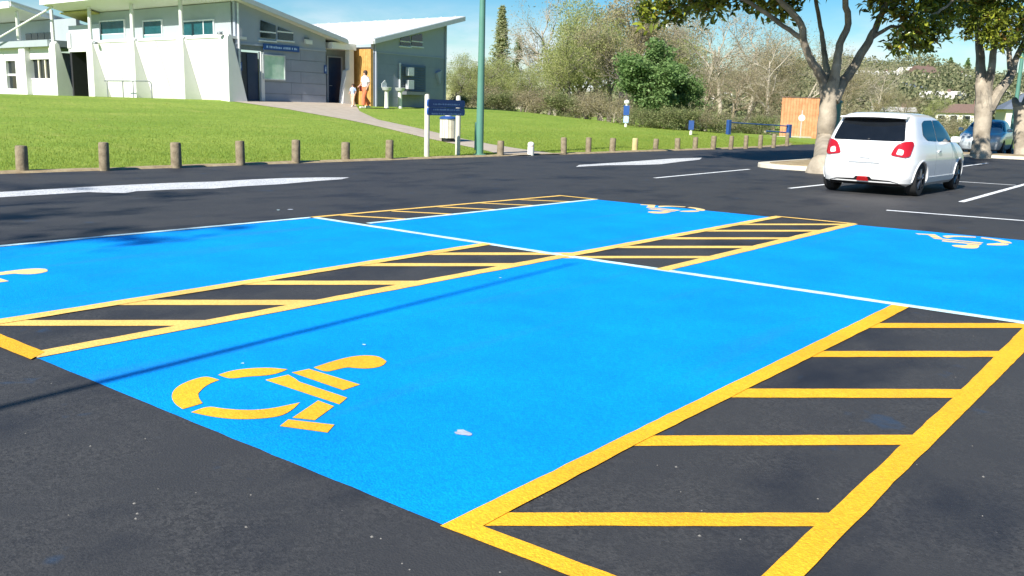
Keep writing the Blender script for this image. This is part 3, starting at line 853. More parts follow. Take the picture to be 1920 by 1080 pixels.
for a, b, c, d in ((447, 453, 116, 132), (607, 612, 122, 138)):
    mb = MB(); mb.box(XG + .01, XG + .04, gy(a), gy(b), gz(a, d), gz(a, c)); pq = part(mb, 'plaque', M['barrier'])
    ym, zm = gy((a+b)/2), gz(a, (c+d)/2)
    mb = MB(); mb.box(XG + .041, XG + .044, ym - .03, ym + .03, zm - .09, zm + .05); mb.lathe([(.0, .07), (.025, .09), (.025, .11), (.0, .13)], (XG + .043, ym, zm), 6); part(mb, 'pictogram', M['letter'], pq)
p = on_x(577, 76, XG + .12)
mb = MB(); mb.box(p.x - .12, p.x - .02, p.y - .1, p.y + .1, p.z + .02, p.z + .14); fl = part(mb, 'flood_light', M['greymetal'])
mb = MB(); mb.prism([(p.x - .02, p.y - .18, p.z - .12), (p.x - .02, p.y + .18, p.z - .12), (p.x - .02, p.y + .18, p.z + .06), (p.x - .02, p.y - .18, p.z + .06)], (.14, 0, -.05)); part(mb, 'lamp_head', M['signwhite'], fl)

# entry recess between the gables
XR = XG - .75
X2 = XG + 1.0
yr1 = on_x(697, 120, X2).y
mb = MB(); mb.box(XR - .2, XR, yg1 - .4, yr1 + .2, BZ, 4.1); part(mb, 'recess_wall', M['panel'])
d2a, d2b = on_x(614, 150, XR).y, on_x(638, 150, XR).y; d2z = on_x(626, 108, XR).z
mb = MB(); mb.box(XR + .003, XR + .05, d2a, d2b, BZ, d2z); d_ = part(mb, 'door', M['doorblue'])
mb = MB(); mb.box(XR + .003, XR + .09, d2a - .1, d2a - .003, BZ, d2z + .06); mb.box(XR + .003, XR + .09, d2b + .003, d2b + .1, BZ, d2z + .06); mb.box(XR + .003, XR + .09, d2a - .003, d2b + .003, d2z + .003, d2z + .06); part(mb, 'door_frame', M['panelup'], d_)
mb = MB(); mb.tube([(XR + .05, d2a + .08, BZ + 1.0), (XR + .1, d2a + .08, BZ + 1.0), (XR + .1, d2a + .2, BZ + 1.0)], .014, 6); part(mb, 'door_handle', M['lightmetal'], d_)
# golden timber return wall: vertical boards facing the sun
nb_ = 14
for k in range(nb_):
    xa_ = XR + .004 + (X2 - XR) * k / nb_; xb_ = XR + .004 + (X2 - XR) * (k + 1) / nb_ - .012
    mb = MB(); mb.box(xa_, xb_, yr1 - .06, yr1 + .1, BZ - .1, 4.0); part(mb, 'timber_board', M['wood'])
mb = MB(); mb.box(XR, X2 - .22, yr1 + .101, yr1 + .2, BZ, 4.1); part(mb, 'return_wall', M['panel'])
# white fin and column before the recess
yc = gy(656)
prof = [(yc - .62, BZ - .1), (yc - .50, BZ + .9), (yc - .34, 2.95), (yc - .16, 3.0), (yc - .16, 4.05), (yc + .14, 4.05), (yc + .14, BZ + .4), (yc + .3, BZ - .1)]
mb = MB(); mb.prism([(XG - .16, y, z) for y, z in prof], (.3, 0, 0)); part(mb, 'entry_fin', M['wallwhite'], bevel=.012)
mb = MB(); mb.box(XG - 1.1, XG + .2, gy(612) + .2, gy(663), gz(640, 93), gz(640, 81)); part(mb, 'entry_canopy', M['rooftop'])
def gy2(px, py=120, X=None): return on_x(px, py, X2).y
def gz2(px, py, X=None): return on_x(px, py, X2).z
# gable end two
def clere2(pxs):
    mb = MB(); mb.prism([(X2 + .012, *on_x(px_, py_, X2)[1:]) for px_, py_ in pxs], (.025, 0, 0)); return part(mb, 'window', M['darkglass'])
y20, y21 = yr1 + .101, gy2(837)
zs2 = zs + .08
for k in range(n):
    z0, z1 = BZ + (zs2 - BZ) / n * k + .003, BZ + (zs2 - BZ) / n * (k+1) - .003
    cuts = [y20, y20 + (y21-y20)*(.45 if k % 2 else .6), y21]
    for q in range(2):
        mb = MB(); mb.box(X2 - .2, X2, cuts[q] + .003, cuts[q+1] - .003, z0, z1); part(mb, 'wall_block', M['panel'])
mb = MB(); mb.box(X2 - .26, X2 - .03, y20 + .02, y21 - .02, BZ, zs2); part(mb, 'wall_core', M['greymetal'])
def roof2(y): return za + (zb - za) / (yb - ya) * (y - ya)
mb = MB(); mb.prism([(X2 - .16, y20, zs2 + .003), (X2 - .16, y21, zs2 + .003), (X2 - .16, y21, roof2(y21) - .002), (X2 - .16, y20, roof2(y20) - .002)], (.155, 0, 0)); part(mb, 'gable_board', M['panelup'])
mb = MB(); mb.box(X2 - .004, X2 + .03, y20, y21, zs2 - .03, zs2 + .03); part(mb, 'trim_band', M['panelup'])
w = clere2([(750, 84), (768, 85), (768, 68), (750, 72)]); w2 = clere2([(771, 85.2), (791, 86.5), (791, 64), (771, 68)])
for w_, a, b in ((w, 749, 769), (w2, 770, 792)):
    mb = MB(); zq = gz2(a, 77); mb.box(X2 + .038, X2 + .06, gy2(a), gy2(b), zq - .025, zq + .025); part(mb, 'transom', M['frame'], w_)
    mb = MB(); zq = gz2(a, 87); mb.box(X2, X2 + .07, gy2(a) - .04, gy2(b) + .04, zq - .03, zq + .03); part(mb, 'sill', M['frame'], w_)
for yy_, zt2 in ((y20 + .12, 4.2), (y21 - .12, roof2(y21) - .05)):
    mb = MB(); mb.tube([(X2 + .06, yy_, BZ), (X2 + .06, yy_, zt2)], .045, 8); part(mb, 'downpipe', M['panelup'], smooth=True)
mb = MB(); mb.tube([(XG + .06, YU + .12, BZ), (XG + .06, YU + .12, roof1(YU + .12) - .05)], .045, 8); part(mb, 'downpipe', M['frame'], smooth=True)
# far and back walls so that the block is solid
mb = MB(); mb.box(-50, X2 - .21, y21 - .2, y21, BZ, 4.0); part(mb, 'end_wall', M['panel'])
mb = MB(); mb.box(-50, -49.8, YF + 1.0, y21 - .21, BZ, 4.0); part(mb, 'end_wall', M['panel'])
# dark louvre panel and wash fittings on gable two
y0, y1 = gy2(750), gy2(797); z0, z1 = gz2(773, 175), gz2(773, 122)
mb = MB(); mb.box(X2 + .003, X2 + .06, y0, y1, z0, z1); lv = part(mb, 'louvre_panel', M['greymetal'])
for k in range(12):
    zz = z0 + (z1 - z0) * (k + .5) / 12
    mb = MB(); mb.prism([(X2 + .061, y0 + .05, zz - .045), (X2 + .12, y0 + .05, zz - .055), (X2 + .061, y0 + .05, zz + .05)], (0, y1 - y0 - .1, 0)); part(mb, 'louvre', M['greymetal'], lv)
for pa, pb in ((757, 768), ):
    for qa, qb in ((126, 142), (150, 167)):
        mb = MB(); mb.box(X2 + .13, X2 + .34, gy2(pa), gy2(pb), gz2(pa, qb), gz2(pa, qa)); part(mb, 'meter_box', M['lightmetal'], bevel=.02)
mb = MB(); mb.tube([(X2 + .07, gy2(748), BZ + .2), (X2 + .07, gy2(748), gz2(748, 118))], .06, 8); part(mb, 'vent_pipe', M['lightmetal'], smooth=True)
mb = MB(); mb.box(X2 + .05, X2 + .55, gy2(748), gy2(792), gz2(770, 178), gz2(770, 172)); part(mb, 'bench_shelf', M['greymetal'])
p = on_x(821, 150, X2)
mb = MB(); mb.prism([(X2 + .003, p.y - .22, p.z + .35), (X2 + .003, p.y + .02, p.z - .25), (X2 + .003, p.y + .12, p.z + .5)], (.16, 0, 0)); part(mb, 'wall_bracket', M['panelup'])
for px_ in (725, 750):
    f = empty('wash_basin', (on_x(px_, 195, X2 + .7).x, on_x(px_, 195, X2 + .7).y, 0)); f.location.z = Hf(f.location.x, f.location.y)
    lab = 'white pedestal basin beside the dark louvre panel' if px_ == 750 else 'white pedestal basin with raised back, beside blue plaque'
    tag(f, lab, 'basin')
    MB().lathe([(.13, -.05), (.11, .1), (.10, .75), (.12, .80)], (0, 0, 0), 12).build('pedestal', M['signwhite'], f, smooth=True)
    MB().lathe([(.05, .78), (.20, .84), (.26, .98), (.22, .99), (.10, .9)], (0, 0, 0), 14).build('bowl', M['lightmetal'], f, smooth=True)
    if px_ == 725: MB().prism([(-.2, -.16, .95), (-.2, .16, .95), (-.2, .16, 1.15), (-.2, .05, 1.32), (-.2, -.16, 1.15)], (.04, 0, 0)).build('splash_back', M['lightmetal'], f)

# ------------------------------------------------------------------ timber posts along the lawn
post_px = [(42, 321), (196, 318), (331, 313), (451, 308), (555, 304), (648, 300), (730, 298), (938, 291), (1057, 288), (1103, 286), (1148, 284), (1190, 282), (1229, 280), (1270, 279), (1303, 278), (1337, 279), (1370, 279), (1398, 278), (1425, 277), (1450, 276), (1475, 273)]
tops = [275, 269, 269, 266, 264, 268, 264, 265, 259, 259, 260, 260, 261, 260, 258, 256, 256, 255, 254, 252, 250]
leans = [.02, 0, -.01, .015, 0, .01, 0, .0, .13, -.02, .03, 0, .03, .05, 0, -.03, .02, 0, 0, .03, 0]
for k, (q, tp, ln) in enumerate(zip(post_px, tops, leans)):
    p = on_z(q[0], q[1], .02); depth = (p - CAM).dot(FWD)
    h = min(.62, (q[1] - tp) / F_PX * depth * 1.03)
    o = MB(); r = .10 + random.uniform(-.008, .008)
    prof = [(r*1.02, -.12), (r, .0), (r*.99, h*.5), (r*.98, h - .03), (r*.88, h), (r*.4, h + .004)]
    o.lathe(prof, (0, 0, 0), 12)
    pale = (k == 11)
    b = o.build('timber_post', M['palepost'] if pale else M['post'], smooth=True)
    b.location = (p.x, p.y, 0.02); b.rotation_euler = (random.uniform(-.03, .03), ln, random.uniform(0, 3))
    if abs(ln) > .1: lab = 'leaning timber post beside the end of the concrete path'
    elif pale: lab = 'pale yellow timber post in the row along the lawn'
    elif k == 7: lab = 'short timber post between the green light pole and the white bollard'
    elif k == 6: lab = 'timber post nearest the navy park sign'
    elif k == 20: lab = 'last timber post of the row, before the pale kerb'
    else: lab = 'short weathered round timber post along the lawn edge'
    tag(b, lab, 'post', None if (pale or k in (6, 7, 20) or abs(ln) > .1) else 'timber posts along the lawn edge')
# white bollard at the path
p = on_z(995, 290, .02)
bo = empty('bollard', (p.x, p.y, .02)); tag(bo, 'white bollard with rounded cap at the foot of the concrete path', 'bollard')
MB().lathe([(.10, -.1), (.10, .24), (.095, .245)], n=16).build('bollard_body', M['signwhite'], bo, smooth=True)
MB().lathe([(.085, .24), (.085, .265)], n=16).build('collar', M['orange'], bo, smooth=True)
MB().lathe([(.095, .262), (.10, .29), (.095, .34), (.06, .375), (.01, .385)], n=16).build('cap', M['signwhite'], bo, smooth=True)

# ------------------------------------------------------------------ two-post park sign
pl_, pr_ = on_z(800, 293, .03), on_z(858, 290, .03)
sgn = empty('park_sign', (pl_.x, pl_.y, .02)); tag(sgn, 'two white posts carrying a navy plank sign with rounded ends', 'sign')
dv = (pr_ - pl_); dv.z = 0; Ls = dv.length; dv.normalize(); sgn.rotation_euler.z = math.atan2(dv.y, dv.x)
dep = (pl_ - CAM).dot(FWD); hs = (293 - 178) / F_PX * dep
for x in (0, Ls): MB().lathe([(.075, -.1), (.072, .0), (.07, hs - .06), (.055, hs - .015), (.02, hs)], (x, 0, 0), 12).build('sign_post', M['dullwhite'], sgn, smooth=True)
zt_ = (293 - 187) / F_PX * dep; zb_ = (293 - 217) / F_PX * dep
for k in range(2):
    hh = (zt_ - zb_) / 2; z0 = zb_ + hh * k + .006; z1 = z0 + hh - .012
    poly = []
    e0, e1 = -.12, Ls + .16; rr = (z1 - z0) / 2 * .75
    for cx, cz, a0 in ((e1 - rr, z0 + rr, -90), (e1 - rr, z1 - rr, 0), (e0 + rr, z1 - rr, 90), (e0 + rr, z0 + rr, 180)):
        for a in (0, 30, 60, 90): poly.append((cx + rr*math.cos(R_(a0 + a)), -.12, cz + rr*math.sin(R_(a0 + a))))
    pk = MB().prism(poly, (0, .05, 0)).build('sign_plank', M['navy'], sgn)
    for z, (s0, s1) in (((z0+z1)/2 + (.05 if k == 0 else -.02), (.12, Ls - .1)),) + ((((z0+z1)/2 - .06, (.05, Ls + .02)),) if k == 0 else ()):
        mb = MB(); xx = s0
        while xx < s1:
            wd = random.uniform(.02, .045); mb.box(xx, xx + wd, -.1235, -.1205, z - .018, z + random.choice([.012, .02])); xx += wd + random.choice([.012, .014, .04])
        tag(mb.build('lettering', M['letter'], pk), kind='stuff')
# ------------------------------------------------------------------ slatted litter bin
p = on_z(840, 266, Hf(-11.9, 15.3))
bn = empty('litter_bin', (p.x, p.y, Hf(p.x, p.y) + .03), .55); tag(bn, 'slatted pale timber litter bin with blue and white top on the path', 'litter bin')
MB().lathe([(.22, 0), (.22, .12)], n=12).build('base', M['black'], bn)
for k in range(16):
    t = 2*math.pi*k/16
    v = [Vector((.27*math.cos(t) - s*.045*math.sin(t), .27*math.sin(t) + s*.045*math.cos(t), z)) for s, z in ((-1, .1), (1, .1), (1, .72), (-1, .72))]
    MB().prism(v, (-.03*math.cos(t), -.03*math.sin(t), 0)).build('slat', M['kerb'] if k % 3 else M['signwhite'], bn)
MB().lathe([(.23, .12), (.23, .70)], n=16).build('liner', M['greymetal'], bn, smooth=True)
MB().lathe([(.30, .715), (.30, .75), (.24, .80), (.12, .81)], n=16).build('lid', M['barrier'], bn, smooth=True)
MB().lathe([(.11, .812), (.11, .83)], n=16).build('lid_label', M['signwhite'], bn)

# ------------------------------------------------------------------ green lamp posts
def lamp_post(name, loc, h, r0, r1, label, cat='lamp post', arm=Vector((1, 0, 0)), hatch=True, top=True):
    e = empty(name, loc); tag(e, label, cat)
    MB().tube([(0, 0, -.2), (0, 0, 1.3), (0, 0, h)], [r0, r0 * .93, r1], 14).build('pole', M['polegreen'], e, smooth=True)
    MB().lathe([(r0*1.7, -.05), (r0*1.7, .03), (r0*1.05, .05)], n=14).build('base_plate', M['polegreen'], e)
    if hatch: MB().box(-r0 - .035, -r0 + .02, -.07, .07, .15, .95).build('service_hatch', M['polegreen'], e, bevel=.01).rotation_euler.z = .6
    if not top:
        MB().lathe([(r1*1.2, h - .02), (r1*1.2, h + .04), (.01, h + .07)], n=12).build('cap', M['polegreen'], e)
        return e
    a = arm * 1.5
    MB().tube([(0, 0, h - .1), a * .5 + Vector((0, 0, h + .12)), a + Vector((0, 0, h + .18))], [r1, r1*.8, r1*.7], 8).build('arm', M['polegreen'], e, smooth=True)
    MB().box(a.x - .12, a.x + .35, a.y - .13, a.y + .13, h + .12, h + .24).build('lantern', M['lightmetal'], e, bevel=.03)
    return e
p = on_z(899, 290, .02)
lamp_post('lamp_post', (p.x, p.y, .0), 7.5, .115, .06, 'green steel lamp post standing beside the navy park sign')
lamp_post('bare_pole', (5.0, -11.5, 0), 8.7, .05, .018, 'tall bare steel pole whose shadow crosses the front blue bay', 'pole', hatch=False, top=False)  # unseen pole behind the camera, inferred from its shadow; thinned to soften that
p = at(1560, 262, 33)
up = empty('utility_post', (p.x, p.y, 0)); tag(up, 'stout dark green post behind the pale magnolia trunk', 'post')
MB().lathe([(.24, -.1), (.22, 0), (.21, 1.9)], n=16).build('post_body', M['polegreen'], up, smooth=True)
MB().lathe([(.25, 1.895), (.25, 1.95), (.10, 2.06)], n=16).build('post_cap', M['polegreen'], up, smooth=True)
p = at(1896, 262, 48); lamp_post('lamp_post', (p.x, p.y, 0), 8, .12, .07, 'slim green lamp post beyond the silver blue car', arm=Vector((1, 1, 0)).normalized())

# ------------------------------------------------------------------ cars
def loop_pts(yr, yf, w, n_=5.0, N=128):
    t = np.linspace(0, 2*np.pi, 4000, endpoint=False)
    c, s = np.cos(t), np.sin(t); e = 2 / n_
    x = w * np.sign(c) * np.abs(c)**e
    y = (yr + yf)/2 + (yf - yr)/2 * np.sign(s) * np.abs(s)**e
    d = np.r_[0, np.cumsum(np.hypot(np.diff(x, append=x[0]), np.diff(y, append=y[0])))]
    u = np.linspace(0, d[-1], N, endpoint=False)
    X = np.interp(u, d, np.r_[x, x[0]]); Y = np.interp(u, d, np.r_[y, y[0]])
    return X, Y
def car_shell(levels, name, arches, R_arch, width, mat):
    N = 128; V = []; Fc = []
    lv = np.array(levels, float)
    zz = []                                   # densify the levels smoothly
    for i in range(len(lv) - 1):
        for k in range(3): zz.append(lv[i, 0] + (lv[i+1, 0] - lv[i, 0]) * k / 3)
    zz.append(lv[-1, 0])
    for z in zz:
        row = [np.interp(z, lv[:, 0], lv[:, j]) for j in range(1, 5)]
        X, Y = loop_pts(row[0], row[1], row[2], row[3], N)
        V += [(x, y, z) for x, y in zip(X, Y)]
    L = len(zz)
    for i in range(L - 1):
        for k in range(N):
            k2 = (k + 1) % N; Fc.append((i*N+k, i*N+k2, (i+1)*N+k2, (i+1)*N+k))
    Fc.append(tuple(range(N))[::-1]); Fc.append(tuple((L-1)*N + k for k in range(N)))
    me = bpy.data.meshes.new(name); me.from_pydata(V, [], Fc); me.update()
    full = me.copy()
    body = bpy.data.objects.new('tmp_body', me); COL.objects.link(body)
    for yc in arches:
        cme = MB().tube([(-width, yc, .30), (width, yc, .30)], R_arch, 32)
        co = cme.build('tmp_cut'); 
        co2 = None
        md = body.modifiers.new('b', 'BOOLEAN'); md.operation = 'DIFFERENCE'; md.object = co; md.solver = 'EXACT'
    bpy.context.view_layer.update()
    ev = body.evaluated_get(bpy.context.evaluated_depsgraph_get())
    res = bpy.data.meshes.new_from_object(ev)
    for o in [o for o in bpy.data.objects if o.name.startswith('tmp_')]: bpy.data.objects.remove(o)
    res.name = name
    res.materials.clear(); res.materials.append(mat)
    res.shade_smooth(); res.set_sharp_from_angle(angle=R_(32))
    bm = bmesh.new(); bm.from_mesh(full); bvh = BVHTree.FromBMesh(bm); bm.free()
    return res, bvh
def patch(bvh, outline, frame, direction, off, thick, name, mat, parent, div=.05, smooth=True):
    """a panel that follows the body: 2D outline in a frame (origin,u,v), cast along direction"""
    o, u, v = (Vector(a) for a in frame); d = Vector(direction).normalized()
    P = np.array(outline, float)
    bm = bmesh.new()
    vs_ = [bm.verts.new((p[0], p[1], 0)) for p in P]; bm.faces.new(vs_)
    mn, mx = P.min(0), P.max(0)
    for ax in (0, 1):
        for c in np.arange(mn[ax] + div, mx[ax], div):
            co = Vector((c, 0, 0)) if ax == 0 else Vector((0, c, 0)); no = Vector((1, 0, 0)) if ax == 0 else Vector((0, 1, 0))
            bmesh.ops.bisect_plane(bm, geom=bm.verts[:] + bm.edges[:] + bm.faces[:], plane_co=co, plane_no=no)
    bmesh.ops.triangulate(bm, faces=bm.faces[:])
    bad = []
    for q in bm.verts:
        src = o + u * q.co.x + v * q.co.y - d * 3
        hit = bvh.ray_cast(src, d)
        if hit[0] is None: bad.append(q)
        else: q.co = hit[0] - d * off
    if bad: bmesh.ops.delete(bm, geom=bad, context='VERTS')
    bmesh.ops.recalc_face_normals(bm, faces=bm.faces)
    if bm.faces:
        avg = sum((f.normal for f in bm.faces), Vector())
        if avg.dot(d) > 0: bmesh.ops.reverse_faces(bm, faces=bm.faces[:])
        g = bmesh.ops.solidify(bm, geom=bm.faces[:], thickness=thick)
    me = bpy.data.meshes.new(name); bm.to_mesh(me); bm.free()
    ob = link(name, me, mat, parent)
    if smooth: me.shade_smooth(); me.set_sharp_from_angle(angle=R_(35))
    return ob
def rounded(pts, r=.05, k=4):
    out = []; n = len(pts)
    for i in range(n):
        p0, p1, p2 = (Vector((*pts[j % n], 0)) for j in (i - 1, i, i + 1))
        a = (p0 - p1); b = (p2 - p1); ra = min(r, a.length*.45); rb = min(r, b.length*.45)
        a = p1 + a.normalized()*ra; b = p1 + b.normalized()*rb
        for j in range(k + 1):
            t = j / k; q = a*(1-t)**2 + p1*2*t*(1-t) + b*t*t; out.append((q.x, q.y))
    return out
def wheel(parent, x, y, R=.305, w=.19, side=1):
    e = empty('wheel'); e.parent = parent; e.location = (x, y, R)
    prof = [(-w/2, R*.66), (-w/2, R*.93), (-w*.38, R*.99), (0, R), (w*.38, R*.99), (w/2, R*.93), (w/2, R*.66), (w*.3, R*.62), (-w*.3, R*.62)]
    def spin(pr, n=36):
        V = []; Fc = []
        for a, r in pr:
            for k in range(n):
                t = 2*math.pi*k/n; V.append((a, r*math.cos(t), r*math.sin(t)))
        for i in range(len(pr)):
            j = (i + 1) % len(pr)
            for k in range(n):
                k2 = (k+1) % n; Fc.append((i*n+k, i*n+k2, j*n+k2, j*n+k))
        m_ = MB(); m_.add(V, Fc); return m_
    spin(prof).build('tyre', M['tyre'], e, smooth=True)
    rim = spin([(side*w*.46, R*.67), (side*w*.40, R*.67), (side*w*.30, R*.60), (side*-w*.3, R*.60), (side*-w*.3, R*.64), (side*w*.36, R*.68)]).build('rim', M['rim'], e, smooth=True)
    disc = MB(); disc.tube([(side*-.02, 0, 0), (side*.0, 0, 0)], R*.62, 24); disc.build('brake_disc', M['black'], e)
    sp = MB()
    for k in range(5):
        t = 2*math.pi*k/5 + .3
        for dt in (-.16, .16):
            c0 = Vector((side*w*.42, R*.12*math.cos(t), R*.12*math.sin(t))); c1 = Vector((side*w*.38, R*.63*math.cos(t+dt), R*.63*math.sin(t+dt)))
            sp.tube([c0, c1], [.032, .024], 6)
    sp.tube([(side*w*.2, 0, 0), (side*w*.47, 0, 0)], R*.17, 14)
    sp.build('spokes', M['rim'], rim, smooth=True)
    return e

def shell_x(bvh, y, z):
    h = bvh.ray_cast(Vector((3, y, z)), Vector((-1, 0, 0)))
    return (h[0].x if h[0] is not None else .84) - .004
def hatchback():
    e = empty('hatchback_car', (0, 0, 0))
    tag(e, 'small white hatchback seen from behind with red tail lamps, parked by the magnolia', 'car')
    lv = [(.17, .20, 3.60, .79, 7), (.23, .06, 3.74, .85, 7), (.33, .015, 3.80, .872, 7), (.47, 0, 3.83, .877, 7), (.58, .012, 3.83, .878, 7), (.64, .045, 3.81, .877, 7),
          (.76, .06, 3.72, .868, 7), (.86, .075, 3.52, .852, 7), (.93, .09, 3.28, .838, 7), (.98, .105, 2.98, .820, 7), (1.02, .12, 2.83, .800, 7.5), (1.14, .19, 2.66, .762, 8),
          (1.26, .27, 2.44, .720, 8), (1.36, .335, 2.20, .680, 8), (1.42, .38, 2.02, .645, 7), (1.462, .44, 1.86, .58, 6), (1.488, .56, 1.68, .48, 5), (1.50, .8, 1.45, .30, 3)]
    me, bvh = car_shell(lv, 'body', (.62, 3.07), .335, 1.2, M['carwhite'])
    body = link('body', me, None, e)
    rear = ((0, 0, 0), (1, 0, 0), (0, 0, 1)); D = (0, 1, 0)
    patch(bvh, rounded([(-.65, .985), (.65, .985), (.63, 1.08), (.56, 1.385), (-.56, 1.385), (-.63, 1.08)], .06), rear, D, .006, .008, 'rear_window', M['carglass'], e)
    # spoiler over the rear window
    sp = MB(); secs = []
    for x in np.linspace(-.60, .60, 15):
        u = abs(x) / .60; yb_ = .17 + .09*u*u; z = 1.425 - .02*u*u
        secs.append([(x, yb_, z - .018), (x, yb_ + .005, z + .01), (x, yb_ + .32, z + .038 - .012*u), (x, yb_ + .32, z - .06)])
    V = [p for s in secs for p in s]; Fc = []
    for i in range(14):
        for k in range(4): a = i*4; Fc.append((a+k, a+(k+1) % 4, a+4+(k+1) % 4, a+4+k))
    Fc.append((0, 1, 2, 3)); Fc.append((56, 57, 58, 59)); sp.add(V, Fc)
    spo = sp.build('spoiler', M['carwhite'], e, smooth=True)
    # tail lamps wrap the corners
    for s in (-1, 1):
        dr_ = Vector((-s*.55, .83, 0)); uu = Vector((s*.83, .55, 0)) * 1
        fr = ((s*.5, 0, 0), tuple(uu), (0, 0, 1))
        ol = [(-.02, .735), (.20, .70), (.30, .72), (.35, .86), (.38, .95), (.34, .995), (.20, .985), (.10, .95), (.03, .86)]
        tl = patch(bvh, rounded(ol, .04), fr, dr_, .022, .022, 'tail_light', M['lampred'], e, div=.03)
        patch(bvh, rounded([(.06, .755), (.17, .74), (.19, .83), (.10, .86)], .03), fr, dr_, .030, .012, 'clear_lens', M['lampclear'], tl, div=.03)
    # plate, garnish, seams, lower grille
    patch(bvh, [(-.30, .575), (.30, .575), (.26, .60), (-.26, .60)], rear, D, .012, .012, 'plate_garnish', M['greymetal'], e)
    npl = patch(bvh, [(-.18, .44), (.18, .44), (.18, .555), (-.18, .555)], rear, D, .012, .008, 'number_plate', M['plate'], e)
    patch(bvh, rounded([(-.70, .172), (.70, .172), (.62, .235), (.48, .275), (.16, .285), (.13, .33), (-.13, .33), (-.16, .285), (-.48, .275), (-.62, .235)], .02), rear, D, .006, .01, 'rear_diffuser', M['black'], e)
    fg = patch(bvh, rounded([(-.11, .25), (.11, .25), (.085, .325), (-.085, .325)], .015), rear, D, .028, .03, 'fog_lamp', M['lampred'], e, div=.03)
    patch(bvh, [(-.80, .632), (.80, .632), (.80, .640), (-.80, .640)], rear, D, .001, .002, 'hatch_seam', M['greymetal'], e)
    MB().tube([(0, .115, 1.0), (.05, .13, 1.02), (.36, .15, 1.04)], [.016, .010, .006], 6).build('rear_wiper', M['black'], e)
    patch(bvh, [(-.10, .655), (.10, .655), (.085, .675), (-.085, .675)], rear, D, .006, .006, 'boot_handle', M['greymetal'], e)
    for s in (-1, 1):
        patch(bvh, [(s*.70, .64), (s*.706, .64), (s*.655, .98), (s*.649, .98)], rear, D, .001, .002, 'hatch_seam', M['greymetal'], e)
    # side glass, seams, handles
    for s in (-1, 1):
        fr = ((0, 0, 0), (0, 1, 0), (0, 0, 1)); dd = (-s, 0, 0)
        patch(bvh, rounded([(.72, 1.10), (.92, 1.005), (1.50, .985), (1.50, 1.375), (1.0, 1.365), (.82, 1.31)], .05), fr, dd, .006, .008, 'rear_side_window', M['carglass'], e)
        patch(bvh, rounded([(1.53, .985), (2.62, .97), (2.60, 1.02), (2.12, 1.345), (1.95, 1.375), (1.53, 1.375)], .04), fr, dd, .006, .008, 'front_side_window', M['carglass'], e)
        for yy in (1.38, 2.48):
            patch(bvh, [(yy, .32), (yy + .008, .32), (yy + .008, .97), (yy, .97)], fr, dd, .001, .002, 'door_seam', M['greymetal'], e)
        patch(bvh, [(1.0, .30), (2.7, .30), (2.7, .335), (1.0, .335)], fr, dd, .012, .015, 'side_skirt', M['carwhite'], e)
        MB().box(-.012, .012, -.09, .09, -.018, .018).build('door_handle', M['carwhite'], e, bevel=.006).location = (s*.872, 1.58, .80)
        mr = MB(); mr.lathe([(.01, -.075), (.09, -.06), (.105, 0), (.09, .06), (.01, .075)], n=14)
        mo = mr.build('door_mirror', M['carwhite'], e, smooth=True); mo.location = (s*.93, 2.36, 1.02); mo.scale = (.95, .6, .85)
        MB().box(-.06, .06, -.03, .03, -.02, .02).build('mirror_arm', M['black'], e).location = (s*.84, 2.40, .985)
        for yy in (.62, 3.07):
            wheel(e, s*.757, yy, .305, .19, s)
            t = np.linspace(-.12, math.pi + .12, 26)
            MB().tube([(s*shell_x(bvh, yy + .338*math.cos(a), max(.24, .30 + .338*math.sin(a))), yy + .338*math.cos(a), max(.24, .30 + .338*math.sin(a))) for a in t], .02, 6).build('arch_lip', M['carwhite'], e, smooth=True)
    MB().box(-.62, .62, .9, 3.0, .16, .30).build('underbody', M['black'], e)
    for yy in (.62, 3.07): MB().box(-.66, .66, yy - .34, yy + .34, .30, .66).build('wheel_well', M['black'], e)
    MB().tube([(0, .95, 1.48), (0, .72, 1.60)], [.012, .004], 6).build('aerial', M['black'], e)
    return e
car1 = hatchback()
car1.location = (3.29, 10.03, .002)
car1.rotation_euler.z = R_(-1.5)

